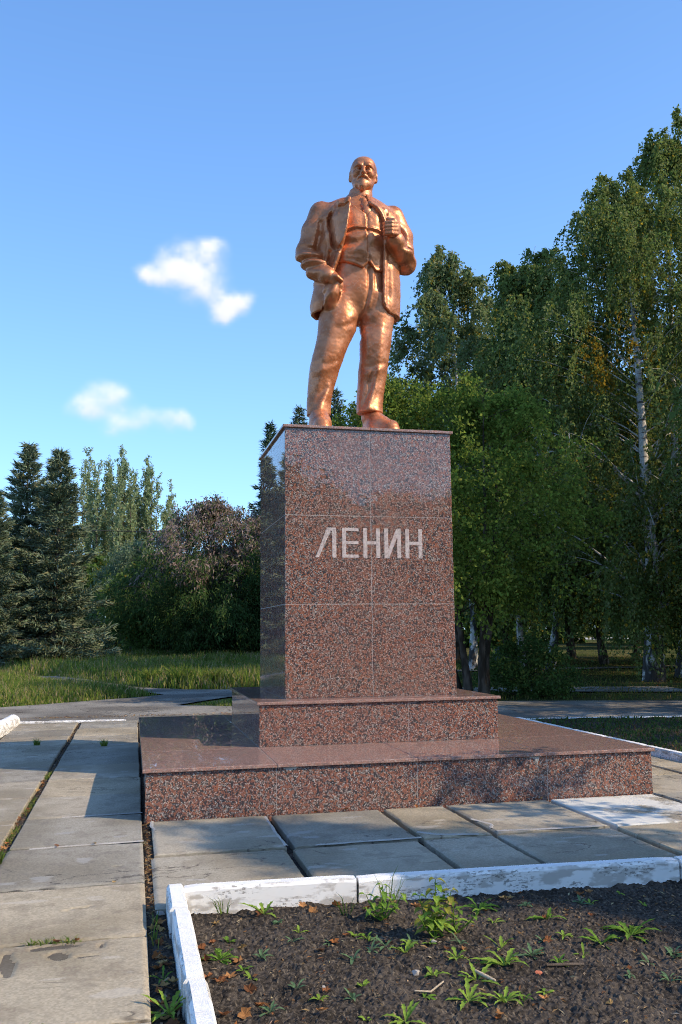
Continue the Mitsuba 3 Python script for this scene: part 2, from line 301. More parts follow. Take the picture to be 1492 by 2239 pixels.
    f.relief(((-.154, 6.874), (-.162, 6.694), (-.192, 6.514), (-.229, 6.333), (-.276, 6.176), (-.329, 6.032)), .035, .045)
    f.relief(((.149, 6.9), (.225, 6.842), (.282, 6.764), (.316, 6.659), (.33, 6.446), (.332, 6.208), (.332, 5.854), (.333, 5.55)), .026, .014)
    f.relief(((-.328, 6.748), (-.346, 6.675), (-.33, 6.547), (-.308, 6.384), (-.275, 6.27)), .03, -.045)
    f.relief(((-.338, 6.264), (-.363, 6.029)), .03, -.03)
    f.relief(((-.382, 6.495), (-.384, 6.26), (-.431, 6.052)), .05, .03)
    f.relief(((-.428, 6.373), (-.441, 6.196), (-.487, 6.047)), .035, -.03)
    f.relief(((-.292, 6.269), (-.328, 6.09), (-.386, 5.957)), .05, .03)
    f.relief(((-.356, 6.175), (-.397, 5.997)), .03, -.03)
    f.relief(((-.414, 6.716), (-.427, 6.549), (-.451, 6.371)), .05, .02)
    f.relief(((.412, 6.097), (.431, 5.863), (.438, 5.599)), .07, .02)
    f.relief(((.373, 6.212), (.369, 5.975), (.365, 5.74)), .05, -.014)
    f.relief(((-.505, 6.813), (-.477, 6.733), (-.472, 6.639)), .03, -.012)
    f.relief(((-.471, 6.804), (-.443, 6.665)), .02, .015)
    f.chain(((-.402, 2.17, 6.853, .165), (-.496, 2.18, 6.616, .155), (-.605, 2.17, 6.335, .125)), .05)
    f.chain(((-.605, 2.17, 6.335, .128), (-.523, 2.03, 6.086, .122), (-.416, 1.89, 5.949, .098)), .04)
    f.chain(((.526, 2.17, 6.911, .15), (.632, 2.17, 6.647, .15), (.693, 2.13, 6.302, .115)), .05)
    f.chain(((.693, 2.13, 6.302, .12), (.559, 1.93, 6.332, .12), (.453, 1.79, 6.398, .1)), .04)
    f.ell((.685, 2.15, 6.223), (.11, .13, .075), .05)
    f.ell((-.411, 2.2, 6.366), (.13, .2, .3), .05)
    f.relief(((-.72, 6.246), (-.605, 6.233), (-.467, 6.246)), .04, .03, 2.2)
    f.relief(((-.72, 6.187), (-.606, 6.174), (-.456, 6.176)), .03, -.028, 2.2)
    f.relief(((-.697, 6.13), (-.571, 6.118), (-.433, 6.107)), .04, .028, 2.2)
    f.relief(((-.675, 6.062), (-.526, 6.051), (-.399, 6.062)), .03, -.025, 2.2)
    f.relief(((-.618, 5.961), (-.469, 5.95)), .05, .02, 2.2)
    f.relief(((-.441, 6.666), (-.454, 6.521), (-.478, 6.34)), .04, -.03, 2.2)
    f.relief(((-.511, 6.575), (-.559, 6.392)), .05, .022, 2.2)
    f.relief(((-.674, 6.345), (-.524, 6.312)), .04, -.02, 2.2)
    f.relief(((-.371, 6.781), (-.43, 6.583)), .04, .02, 2.2)
    f.relief(((.549, 6.436), (.659, 6.483), (.731, 6.453)), .04, .026, 2.2)
    f.relief(((.56, 6.364), (.669, 6.398), (.753, 6.357)), .035, -.025, 2.2)
    f.relief(((.559, 6.291), (.668, 6.313), (.764, 6.285)), .04, .024, 2.2)
    f.relief(((.53, 6.678), (.613, 6.6)), .04, -.02, 2.2)
    f.relief(((.519, 6.762), (.627, 6.687), (.673, 6.569)), .05, .02, 2.2)
    f.relief(((.552, 6.558), (.586, 6.439)), .035, -.024, 2.2)
    f.cone((-.432, 1.92, 5.972), (-.399, 1.86, 5.92), .11, .106, .012)
    f.cone((.474, 1.82, 6.389), (.438, 1.76, 6.407), .114, .11, .012)
    out['jacket'] = f.mesh(2)
    f = Field((-.75, 1.3, 5.442), (.95, 2.6, 7.717), .01)
    f.ell((.08, 2.15, 6.708), (.3, .2, .5), .05)
    f.cone((.107, 2.19, 7.026), (.136, 2.15, 7.283), .135, .125, .05)
    f.chain(((-.402, 2.17, 6.853, .1), (-.605, 2.17, 6.335, .085), (-.523, 2.03, 6.086, .085), (-.391, 1.87, 5.937, .068)), .02)
    f.chain(((.088, 2.17, 6.903, .1), (-.402, 2.17, 6.853, .1)), .02)
    f.chain(((.088, 2.17, 6.903, .1), (.526, 2.17, 6.911, .1)), .02)
    f.chain(((.526, 2.17, 6.911, .1), (.693, 2.13, 6.302, .085), (.559, 1.93, 6.332, .085), (.433, 1.76, 6.43, .066)), .02)
    f.chain(((-.391, 1.87, 5.937, .066), (-.349, 1.83, 5.889, .078), (-.283, 1.85, 5.816, .074)), .03, flat=.8)
    f.chain(((-.287, 1.83, 5.819, .032), (-.261, 1.85, 5.724, .03), (-.275, 1.89, 5.657, .026)), .01)
    f.chain(((-.301, 1.83, 5.806, .032), (-.295, 1.85, 5.708, .03), (-.309, 1.89, 5.643, .026)), .01)
    f.chain(((-.315, 1.83, 5.793, .032), (-.329, 1.85, 5.691, .03), (-.344, 1.89, 5.628, .026)), .01)
    f.chain(((-.326, 1.83, 5.784, .032), (-.358, 1.85, 5.678, .03), (-.372, 1.89, 5.617, .026)), .01)
    f.chain(((-.364, 1.79, 5.901, .032), (-.307, 1.765, 5.878, .03), (-.248, 1.775, 5.841, .026)), .012)
    f.chain(((.433, 1.76, 6.43, .068), (.41, 1.72, 6.469, .078), (.39, 1.69, 6.524, .082)), .03)
    f.ell((.407, 1.685, 6.53), (.07, .06, .1), .02)
    f.chain(((.423, 1.64, 6.584, .026), (.341, 1.58, 6.553, .026), (.279, 1.605, 6.553, .025), (.28, 1.69, 6.582, .024)), .002)
    f.chain(((.422, 1.64, 6.537, .026), (.34, 1.58, 6.506, .026), (.278, 1.605, 6.506, .025), (.28, 1.69, 6.534, .024)), .002)
    f.chain(((.422, 1.64, 6.49, .026), (.339, 1.58, 6.459, .026), (.277, 1.605, 6.459, .025), (.279, 1.69, 6.487, .024)), .002)
    f.chain(((.421, 1.64, 6.442, .026), (.339, 1.58, 6.413, .026), (.277, 1.605, 6.412, .025), (.278, 1.69, 6.44, .024)), .002)
    f.chain(((.444, 1.67, 6.556, .038), (.386, 1.63, 6.596, .034), (.319, 1.66, 6.622, .03)), .01)
    yaw, pit, rol = np.radians(14), np.radians(-6), np.radians(4)
    Rz = np.array([[np.cos(yaw), np.sin(yaw), 0], [-np.sin(yaw), np.cos(yaw), 0], [0, 0, 1]]); Rx = np.array([[1, 0, 0], [0, np.cos(pit), np.sin(pit)], [0, -np.sin(pit), np.cos(pit)]]); Ry = np.array([[np.cos(rol), 0, np.sin(rol)], [0, 1, 0], [-np.sin(rol), 0, np.cos(rol)]])
    M = Rz @ Ry @ Rx; C = np.array((.139, 2.13, 7.442)); S = 2.0
    def rot(rx, ry, rz):
        a = np.radians((rx, ry, rz)); c, s = np.cos(a), np.sin(a)
        return np.array([[c[2], -s[2], 0], [s[2], c[2], 0], [0, 0, 1]]) @ np.array([[c[1], 0, s[1]], [0, 1, 0], [-s[1], 0, c[1]]]) @ np.array([[1, 0, 0], [0, c[0], -s[0]], [0, s[0], c[0]]])
    def hd(c): return C + M @ (np.array(c) * S)
    def e(c, r, k=.02, cut=False, rx=0, ry=0, rz=0): f.ell(hd(c), np.array(r) * S, k * S, cut, M @ rot(rx, ry, rz))
    def l(pts, k=.01, cut=False): f.chain([(*hd(p[:3]), p[3] * S) for p in pts], k * S, cut)
    e((0, .012, .034), (.080, .098, .070), .02); e((0, .03, .025), (.080, .085, .070), .02); e((0, -.045, .036), (.066, .05, .052), .03); e((0, -.035, -.025), (.064, .055, .072), .03)
    l([(-.050, -.005, -.050, .020), (-.026, -.06, -.088, .020), (0, -.075, -.094, .020), (.026, -.06, -.088, .020), (.050, -.005, -.050, .020)], .03)
    e((0, -.084, -.098), (.027, .022, .03), .02); e((0, -.09, -.112), (.019, .018, .03), .015)
    e((0, -.082, .030), (.048, .016, .012), .016)
    for s in (-1, 1):
        l([(s * .058, -.066, .012, .010), (s * .030, -.092, .020, .013), (s * .010, -.096, .012, .010)], .012)
        e((s * .033, -.102, -.004), (.025, .028, .014), .010, True)
        e((s * .032, -.076, -.005), (.0145, .0125, .0105), .003)
        l([(s * .015, -.088, .002, .0042), (s * .032, -.0925, .005, .0045), (s * .048, -.080, -.001, .0042)], .004)
        l([(s * .018, -.086, -.013, .0042), (s * .032, -.088, -.017, .0045), (s * .046, -.079, -.012, .0042)], .006)
        e((s * .044, -.060, -.026), (.022, .020, .018), .025)
        l([(s * .024, -.098, -.034, .004), (s * .040, -.080, -.060, .003)], .012, True)
        e((s * .084, .012, -.016), (.009, .020, .032), .006, False, -8, 0, s * 26)
        e((s * .093, .004, -.012), (.006, .011, .019), .005, True, -8, 0, s * 26)
        e((s * .080, .004, -.044), (.010, .011, .012), .008)
        l([(s * .003, -.106, -.049, .010), (s * .020, -.098, -.055, .010), (s * .036, -.082, -.066, .006)], .012)
        e((s * .013, -.104, -.033), (.0095, .011, .009), .006)
        e((s * .068, .03, .0), (.017, .05, .045), .015)
    l([(0, -.094, .010, .0105), (0, -.110, -.012, .012), (0, -.120, -.030, .0145)], .008); e((0, -.118, -.033), (.014, .012, .011), .006)
    l([(-.018, -.102, -.064, .003), (0, -.108, -.0635, .003), (.018, -.102, -.064, .003)], .006, True)
    l([(-.014, -.096, -.074, .007), (0, -.100, -.0735, .008), (.014, -.096, -.074, .007)], .006)
    l([(0, -.104, .018, .005), (0, -.100, .040, .0035)], .006, True)
    rg = np.random.default_rng(5)
    for _ in range(12):
        x = rg.uniform(-.024, .024); l([(x, -.102 + abs(x) * .5, -.085, .005), (x * .7, -.106 + abs(x) * .3, -.112, .005), (x * .4, -.092, -.136, .0035)], .004)
    out['body'] = f.mesh(1)
    # the uneven hand-worked surface of the casting
    for k, m in out.items():
        n = m.vertex_normals; a = .003 if k in ('body', 'tie', 'shirt') else .007
        m.vertices = m.vertices + n * ((meshkit.fbm(m.vertices * 6, 3, 3) - .5) * a * 2 + (meshkit.noise(m.vertices * 38, 9) - .5) * a * .5)[:, None]
    return out
# ---------------------------------------------------------------- materials
def two(b): return {'type': 'twosided', 'b': b}
def side(p, n):
    """Two coordinates in the plane of an upright or level face."""
    ax, ay, az = dr.abs(n.x), dr.abs(n.y), dr.abs(n.z)
    top, x = az > dr.maximum(ax, ay), ax > ay
    return dr.select(top, p.x, dr.select(x, p.y, p.x)), dr.select(top, p.y, p.z) + dr.select(x & ~top, mi.Float(7.3), mi.Float(0)) + dr.select(top, mi.Float(3.1), mi.Float(0))
def granite_fn(p, n, uv):
    u, v = side(p, n)
    big = fbm(u * 9, v * 9, 1.0, 3)
    a1, a2, ar = voronoi(u * 68 + 1.6 * noise(u * 34, v * 34), v * 68 + 1.6 * noise(u * 34 + 9, v * 34))
    b1, b2, br = voronoi(u * 140, v * 140 + 4)
    t = ar + .55 * (big - .5)
    red = mix((.215, .082, .052), (.33, .142, .092), br)
    red = mix(red, (.20, .095, .075), smoothstep(.5, .62, noise(u * 60, v * 60, 5)) * .7)
    c = dr.select(t < .47, red, dr.select(t < .73, mix((.028, .026, .030), (.085, .07, .07), br), dr.select(t < .86, mix((.15, .12, .11), (.30, .255, .23), br), mix((.26, .11, .08), (.05, .045, .05), smoothstep(.4, .6, br)))))
    return mix(c, mix((.05, .045, .05), (.46, .43, .40), dr.select(br > .90, mi.Float(1), mi.Float(0))), dr.select((br > .90) | (br < .13), mi.Float(.85), mi.Float(0)))
scene['granite'] = two({'type': 'plastic', 'diffuse_reflectance': mikit.proc(granite_fn), 'int_ior': 1.52})
scene['cover_granite'] = two({'type': 'plastic', 'diffuse_reflectance': mikit.proc(lambda p, n, uv: mix(granite_fn(p, n, uv), mix((.40, .24, .20), (.52, .36, .31), noise(p.x * 40, p.y * 120, p.z * 40)), .42)), 'int_ior': 1.36})
scene['mortar'] = two({'type': 'diffuse', 'reflectance': mikit.proc(lambda p, n, uv: mix((.36, .32, .30), (.5, .46, .43), noise(p.x * 60, p.y * 60, p.z * 60)))})
def letter_fn(p, n, uv):
    u, v = side(p, n); g = granite_fn(p, n, uv)
    k = smoothstep(.30, .62, fbm(u * 70, v * 70, 2.0, 2))
    return mix(mix(g, (.46, .40, .385), .72), (.56, .50, .48), k * .8)
scene['etched_granite'] = two({'type': 'diffuse', 'reflectance': mikit.proc(letter_fn)})
def copper_fn(p, n, uv):
    a = fbm(p.x * 7, p.y * 7, p.z * 7, 3); b = noise(p.x * 55, p.y * 55, p.z * 55)
    return mix(mix((.45, .150, .058), (.60, .240, .116), smoothstep(.3, .7, a)), (.52, .27, .17), smoothstep(.62, .8, b) * .45)
scene['copper_paint'] = two({'type': 'principled', 'base_color': mikit.proc(copper_fn), 'metallic': .52, 'roughness': .41, 'specular': .5})
def concrete_fn(p, n, uv):
    a, b, c = fbm(p.x * 1.3, p.y * 1.3, 0.0, 4), fbm(p.x * 9, p.y * 9, 3.0, 3), noise(p.x * 95, p.y * 95, p.z * 95)
    col = mix((.265, .233, .178), (.385, .347, .277), smoothstep(.28, .72, a)); col = mix(col, (.245, .215, .175), smoothstep(.52, .75, b) * .55)
    col = col * (.82 + .36 * c)
    crack = smoothstep(.025, .0, dr.abs(fbm(p.x * 2.1 + 5, p.y * 5.5, 6.0, 4) - .5)) * smoothstep(.55, .7, noise(p.x * 1.7, p.y * 1.7, 2.0))
    return mix(mix(col, (.09, .08, .07), crack * .75), (.50, .48, .44), smoothstep(.70, .80, fbm(p.x * 4.1, p.y * 9, 8.0, 4)) * .4)
def pale_fn(p, n, uv):
    k = smoothstep(.34, .56, fbm(p.x * 3.0, p.y * 3.0, 4.0, 4) + .12 * noise(p.x * 60, p.y * 60))
    return mix(concrete_fn(p, n, uv), (.66, .66, .62), k * .85)
for k_, c_ in (('concrete', (1, 1, 1)), ('concrete_grey', (.84, .87, .92)), ('concrete_warm', (1.06, 1.02, .95)), ('concrete_dark', (.5, .5, .52))):
    scene[k_] = two({'type': 'diffuse', 'reflectance': mikit.proc(lambda p, n, uv, c_=c_: concrete_fn(p, n, uv) * mi.Color3f(*c_))})
scene['whitened_concrete'] = two({'type': 'diffuse', 'reflectance': mikit.proc(pale_fn)})
scene['cement'] = two({'type': 'diffuse', 'reflectance': mikit.proc(lambda p, n, uv: mix((.34, .32, .29), (.48, .46, .43), fbm(p.x * 14, p.y * 14, 0.0, 3)))})
def white_fn(p, n, uv):
    u, v = side(p, n)
    k = smoothstep(.45, .68, fbm(u * 9, v * 30, 2.0, 5) + .12 * (noise(u * 60, v * 60) - .5))
    fine = smoothstep(.55, .70, fbm(u * 50, v * 130, 7.0, 4)) * smoothstep(.38, .6, noise(u * 5, v * 12, 3))
    up = smoothstep(.6, .9, n.z)
    return mix(mix((.80, .80, .79), (.47, .45, .42), k * (.95 - .8 * up)), (.17, .16, .145), fine * (.75 - .6 * up))
scene['whitewash'] = two({'type': 'diffuse', 'reflectance': mikit.proc(white_fn)})
def soil_fn(p, n, uv):
    a, b, c = fbm(p.x * 2.2, p.y * 2.2, 0.0, 3), noise(p.x * 70, p.y * 70, p.z * 70), noise(p.x * 210, p.y * 210, p.z * 210)
    col = mix((.030, .0262, .023), (.080, .068, .058), smoothstep(.3, .7, a * .4 + b * .6))
    return mix(mix(col, (.14, .118, .095), smoothstep(.72, .85, c) * .7), (.22, .18, .13), smoothstep(.80, .88, noise(p.x * 120, p.y * 34, 4.0)) * .5)
scene['soil'] = two({'type': 'diffuse', 'reflectance': mikit.proc(soil_fn)})
def asphalt_fn(p, n, uv):
    a, c = fbm(p.x * .8, p.y * .8, 0.0, 4), noise(p.x * 60, p.y * 60)
    crack = smoothstep(.018, .0, dr.abs(fbm(p.x * .7, p.y * 1.3, 6.0, 4) - .5))
    return mix(mix((.15, .14, .125), (.27, .255, .225), smoothstep(.3, .7, a)) * (.75 + .5 * c), (.07, .06, .05), crack * .8)
scene['asphalt'] = two({'type': 'diffuse', 'reflectance': mikit.proc(asphalt_fn)})
def earth_fn(p, n, uv):
    a, b = fbm(p.x * .35, p.y * .35, 0.0, 4), noise(p.x * 22, p.y * 22)
    return mix(mix((.035, .055, .017), (.115, .105, .045), smoothstep(.35, .7, a)), (.08, .065, .04), smoothstep(.45, .75, b) * .6)
scene['earth'] = two({'type': 'diffuse', 'reflectance': mikit.proc(earth_fn)})
scene['leaf'] = {'type': 'principledthin', 'base_color': {'type': 'mesh_attribute', 'name': 'vertex_color'}, 'roughness': .42, 'diff_trans': .9, 'eta': 1.4}
scene['blade'] = {'type': 'principledthin', 'base_color': {'type': 'mesh_attribute', 'name': 'vertex_color'}, 'roughness': .55, 'diff_trans': .6, 'eta': 1.35}
scene['dry_leaf'] = {'type': 'principledthin', 'base_color': {'type': 'mesh_attribute', 'name': 'vertex_color'}, 'roughness': .7, 'diff_trans': .3, 'eta': 1.3}
scene['needles'] = two({'type': 'diffuse', 'reflectance': {'type': 'mesh_attribute', 'name': 'vertex_color'}})
def birch_fn(p, n, uv):
    low = smoothstep(.50, .36, noise(p.x * 7, p.y * 7, p.z * 1.6) * .6 + fbm(p.x * 11, p.y * 11, p.z * 4.5, 3) * .4 + .045 * (p.z - 3.2))
    ring = smoothstep(.60, .70, fbm(p.x * 3, p.y * 3, p.z * 11, 3))
    return mix(mix((.62, .60, .56), (.46, .43, .40), noise(p.x * 14, p.y * 14, p.z * 30)), (.045, .04, .038), dr.maximum(low * .95, ring * .8))
scene['birch_bark'] = two({'type': 'diffuse', 'reflectance': mikit.proc(birch_fn)})
scene['bark'] = two({'type': 'diffuse', 'reflectance': mikit.proc(lambda p, n, uv: mix((.045, .036, .028), (.13, .105, .085), smoothstep(.35, .7, fbm(p.x * 9, p.y * 9, p.z * 2.5, 3))))})
# ---------------------------------------------------------------- ground, road, paving
rng = np.random.default_rng(11)
STR = {'kind': 'structure'}
add('ground', flat([(-900, -500), (900, -500), (900, 1500), (-900, 1500)], -.07), 'earth', **STR)
road = [(-60, 22.5), (-30, 15.0), (-5.2, 10.2), (-3.4, 9.5), (2.4, 7.75), (4.2, 7.12), (7.3, 6.62), (14, 5.4), (60, -4), (60, 1), (20, 8.0), (9.9, 10.5), (6.0, 11.75), (3.2, 12.2), (-.4, 12.45), (-1.6, 13.2),
        (-.2, 15.4), (3.0, 16.2), (12, 13), (12.5, 15.2), (2.5, 18.2), (.98, 18.25), (-1.0, 19.0), (-2.4, 20.6), (-3.6, 24.2), (-5.2, 30), (-6.4, 29.5), (-4.6, 23.6), (-3.2, 20.3), (-1.75, 17.0), (-2.3, 16.3), (-3.4, 15.5), (-4.7, 14.5), (-5.6, 13.9), (-12, 15.6), (-30, 20), (-60, 27.5)]
add('road', flat(road, -.035), 'asphalt', **STR)
far_road = [(-260, 150), (260, 120), (260, 150), (-260, 182)]
add('far_road', flat(far_road, -.03), 'cement', **STR)
park_path = [(4, 27.5), (12, 26.6), (30, 27), (60, 30), (60, 32), (30, 28.6), (12, 28.1), (4, 29.0)]
add('park_path', flat(park_path, -.03), 'asphalt', **STR)

pav = 'paving'; labels[pav] = dict(STR)
add('joint_soil', sheet(np.arange(-6, 4.4, .035), np.arange(-10.2, 9.7, .2), lambda x, y: -.068 + .038 * np.maximum(np.exp(-((x + 3.545) / .05)**2), np.where(y < .2, np.exp(-((x + 2.44) / .075)**2), 0)) + .012 * meshkit.noise(np.stack([x * 7, y * 7, 0 * x], -1))), 'soil', pav, smooth=True)
rows = [-10.0, -8.6, -7.45, -6.3, -5.2, -4.12, -3.02, -1.95, -.79, .35, 1.42, 2.5, 3.6, 4.75, 5.9, 7.0, 8.1, 9.35]
cols = [(-5.72, -4.66), (-4.62, -3.57), (-3.52, -2.495)]
near = []
def pave(x0, x1, y0, y1, mat=None, fine=False):
    mat = mat or ('concrete', 'concrete_grey', 'concrete_warm', 'concrete')[int(rng.integers(0, 4))]
    g = .011; z = rng.uniform(-.004, .004)
    if not fine:
        m = slab((x0 + g, y0 + g + .004, -.11), (x1 - g, y1 - g - .004, z), .009, rng, .008); tilt = rng.uniform(-.004, .004, 2); c = m.centroid
        v = np.array(m.vertices); v[:, 2] += (v[:, 0] - c[0]) * tilt[0] + (v[:, 1] - c[1]) * tilt[1]
        add('slab', trimesh.Trimesh(v, m.faces, process=False), mat, pav); return
    # the slabs nearest to the viewer: worn edges, scaled hollows, a fine pitted surface
    xs, ys = np.linspace(x0 + g, x1 - g, 56), np.linspace(y0 + g + .004, y1 - g - .004, 60)
    def zz(X, Y):
        p = np.stack([X, Y, 0 * X], -1); e = np.minimum(np.minimum(X - x0, x1 - X), np.minimum(Y - y0, y1 - Y)) - g
        e = e + .02 * (meshkit.fbm(p * 16, 3, 4) - .5)
        h = z + .0035 * (meshkit.fbm(p * 5, 3, 1) - .5) - .0012 * meshkit.noise(p * 60, 2) - .012 * np.clip(1 - e / .016, 0, 1)
        for cx, cy, rx, ry, a in fine:
            dx, dy = X - cx, Y - cy; dx, dy = dx * math.cos(a) + dy * math.sin(a), dy * math.cos(a) - dx * math.sin(a)
            q = np.sqrt((dx / rx)**2 + (dy / ry)**2) + .8 * (meshkit.fbm(p * 14, 3, 7) - .5); h = h - .015 * np.clip((1 - q) * 6, 0, 1)
        return h
    v, f = sheet(xs, ys, zz); nx, ny = 56, 60
    rim = np.concatenate([np.arange(nx) * ny, (nx - 1) * ny + np.arange(1, ny), (nx - 2 - np.arange(nx - 1)) * ny + ny - 1, np.arange(ny - 2, 0, -1)])
    low = v[rim].copy(); low[:, 2] = -.11; k = len(v) + np.arange(len(rim)); k2 = np.roll(k, -1); r2 = np.roll(rim, -1)
    f = np.vstack([f, np.stack([rim, k, k2], 1), np.stack([rim, k2, r2], 1)])
    add('slab', (np.vstack([v, low]), f), mat, pav, smooth=40)
for i, (x0, x1) in enumerate(cols):
    for j, (y0, y1) in enumerate(zip(rows[:-1], rows[1:])):
        if i == 0 and y0 > 3.4: continue
        s = rng.uniform(-.02, .02) if i < 2 else 0
        pits = {4: [(-3.1, -4.45, .2, .05, .3)], 5: [(-3.19, -3.30, .035, .17, .15), (-2.99, -3.10, .13, .035, .05), (-2.955, -3.24, .055, .085, .3), (-2.735, -3.17, .009, .075, .05), (-2.79, -3.27, .07, .018, .1), (-3.24, -3.7, .04, .14, .2)], 6: [(-2.88, -2.42, .075, .010, .2), (-2.96, -2.46, .025, .018, 0)], 7: [(-2.7, -1.5, .05, .01, .1)]}
        pave(x0, x1, y0 + s, y1 + s, fine=pits.get(j, [(-3, -9, .1, .1, 0)]) if i == 2 and 2 < j < 8 else False)
front = [(-2.44, -1.425), (-1.385, -.375), (-.345, .25), (.275, 1.295), (1.335, 2.435), (2.475, 3.46), (3.49, 3.96)]
for i, (x0, x1) in enumerate(front):
    for j, (y0, y1) in enumerate([(-2.56, -1.30), (-1.265, -.045)]):
        k = .06 if j == 0 else 0; y0 = y0 - max(0, x0 + 2.3) * .05 if j == 0 else y0
        pits = {(0, 0): [(-1.9, -2.1, .25, .012, .06), (-1.72, -2.2, .12, .015, .1)], (1, 0): [(-.75, -1.75, .22, .01, .05), (-.6, -1.95, .2, .012, .03)]}.get((i, j), [(9, 9, .1, .1, 0)])
        pave(x0 - k * .4, x1 - k * .4, y0, y1, 'whitened_concrete' if (i, j) in ((4, 1),) else None, fine=pits if i < 4 else False)
for x0, x1 in front[5:]:
    for y0, y1 in zip(rows[8:-2], rows[9:-1]): pave(x0, x1, y0 + .62, y1 + .62)
for x0, x1 in [(-2.44, -1.3), (-1.26, -.1), (-.06, 1.1), (1.14, 2.43)]:
    for y0, y1 in [(5.14, 6.15), (6.19, 7.2)] + ([(7.24, 8.3)] if x1 < 0 else []): pave(x0, x1, y0, y1)
# dark earth lodged in the scaled hollows of the nearest slabs
def lodged(x, y, rx, ry, a, z=-.0075):
    t = np.linspace(0, 6.283, 26, endpoint=False); q = rng.uniform(.8, 1.2, 26); u, w = rx * q * np.cos(t), ry * q * np.sin(t)
    v = np.vstack([np.column_stack([x + u * math.cos(a) - w * math.sin(a), y + u * math.sin(a) + w * math.cos(a), np.full(26, z)]), [[x, y, z + .001]]]); i = np.arange(26)
    add('lodged_earth', (v, np.stack([i, (i + 1) % 26, i * 0 + 26], 1)), 'concrete_dark', pav)
for q_ in [(-3.19, -3.30, .05, .21, .15), (-2.99, -3.10, .16, .05, .05), (-2.955, -3.24, .075, .11, .3), (-2.735, -3.17, .016, .09, .05), (-2.79, -3.27, .085, .025, .1), (-3.24, -3.7, .055, .17, .2)]: lodged(*q_)
# cement smeared over some joints
def smear(pts, w, z=.006, seed=0):
    p = np.array(pts, float); n = 40; t = np.linspace(0, 1, n); s = np.linspace(0, 1, len(p)); c = np.stack([np.interp(t, s, p[:, k]) for k in (0, 1)], 1)
    r = np.random.default_rng(seed); d = np.gradient(c, axis=0); d /= np.linalg.norm(d, axis=1, keepdims=True); nrm = np.stack([-d[:, 1], d[:, 0]], 1)
    a, b = [w * np.convolve(r.uniform(.15, 1.1, n + 4), np.ones(5) / 5, 'valid')[:, None] for _ in range(2)]
    v = np.vstack([np.column_stack([c + nrm * a, np.full(n, z - .005)]), np.column_stack([c, z + .003 * r.uniform(0, 1, n)]), np.column_stack([c - nrm * b, np.full(n, z - .005)])])
    i = np.arange(n - 1); f = np.vstack([q for o in (0, n) for q in (np.stack([i + o, i + o + n, i + o + n + 1], 1), np.stack([i + o, i + o + n + 1, i + o + 1], 1))])
    add('cement_seam', (v, f), 'cement', pav, smooth=True)
for k, (a, w) in enumerate([([(-3.35, -.83), (-3.0, -.80), (-2.5, -.775)], .020), ([(-3.2, .34), (-2.75, .36), (-2.5, .37)], .018), ([(-1.22, -1.27), (-.8, -1.255), (-.36, -1.245)], .028), ([(-1.44, -.12), (-1.45, -.8), (-1.44, -1.24)], .022), ([(-2.42, -.05), (-2.43, -.25), (-2.40, -.42)], .022),
                            ([(-.33, -1.05), (-.2, -1.18), (.12, -1.26)], .025), ([(.3, -1.19), (.7, -1.22), (1.2, -1.24)], .035), ([(.28, -.7), (.36, -.95), (.30, -1.1)], .03)]): smear(a, w, seed=k)

# ---------------------------------------------------------------- the granite pedestal: each facing slab its own piece
ped = thing('granite_pedestal', 'tall stepped pedestal of polished red speckled granite under the copper statue', 'pedestal')
def tier(name, x0, x1, y0, y1, z0, z1, xj, yj, zj, t=.03):
    """A core of mortar faced with slabs; xj, yj, zj are the joints."""
    k = add(name, box((x0 + .0025, y0 + .0025, z0), (x1 - .0025, y1 - .0025, z1)), 'mortar', ped)
    g = .0025; X, Y, Z = [x0, *xj, x1], [y0, *yj, y1], [z0, *zj, z1]; r = np.random.default_rng(len(name))
    for za, zb in zip(Z[:-1], Z[1:]):
        lo, hi = za + (g if za > z0 else .001), zb - (g if zb < z1 else .001)
        for xa, xb in zip(X[:-1], X[1:]):
            o = r.uniform(0, .0012)
            add('facing_slab', slab((xa + (g if xa > x0 else 0), y0 - o, lo), (xb - (g if xb < x1 else 0), y0 + t, hi), .003), 'granite', k); add('facing_slab', slab((xa + (g if xa > x0 else 0), y1 - t, lo), (xb - (g if xb < x1 else 0), y1 + o, hi), .003), 'granite', k)
        for ya, yb in zip(Y[:-1], Y[1:]):
            o = r.uniform(0, .0012); a, b = ya + (g if ya > y0 else t + .001), yb - (g if yb < y1 else t + .001)
            add('facing_slab', slab((x0 - o, a, lo), (x0 + t, b, hi), .003), 'granite', k); add('facing_slab', slab((x1 - t, a, lo), (x1 + o, b, hi), .003), 'granite', k)
    return k
def cap(name, x0, x1, y0, y1, z, hole, xj, th=.032):
    """Cover slabs round the tier above (hole), or over the whole top."""
    k = add(name, box((x0 + .035, y0 + .035, z - th - .004), (x1 - .035, y1 - .035, z - .004)), 'mortar', ped); g = .002
    def s(a, b, c, d): add('cover_slab', slab((a + g, c + g, z - th + .0), (b - g, d - g, z), .004), 'cover_granite', k)
    X = [x0, *xj, x1]
    if hole is None:
        for a, b in zip(X[:-1], X[1:]): s(a, b, y0, y1)
    else:
        hx0, hx1, hy0, hy1 = hole
        for a, b in zip(X[:-1], X[1:]): s(a, b, y0, hy0); s(a, b, hy1, y1)
        ym = (hy0 + hy1) / 2
        for c, d in ((hy0, ym), (ym, hy1)): s(x0, hx0, c, d); s(hx1, x1, c, d)
    return k
W1, D1, Z1, W2, Z2, W3, Z3 = 2.483, 5.02, .437, 1.333, .899, .985, 3.965
tier('lower_plinth', -W1, W1, 0, D1, -.1, Z1 - .034, [-1.32, .02, 1.345], [1.25, 2.5, 3.77], [])
cap('lower_cover', -W1 - .031, W1 + .031, -.031, D1 + .031, Z1, (-W2 + .019, W2 + .019, 1.194, 3.83), [-1.32, .02, 1.345])
tier('upper_plinth', -W2 + .019, W2 + .019, 1.194, 3.83, Z1, Z2 - .034, [.315], [2.5], [])
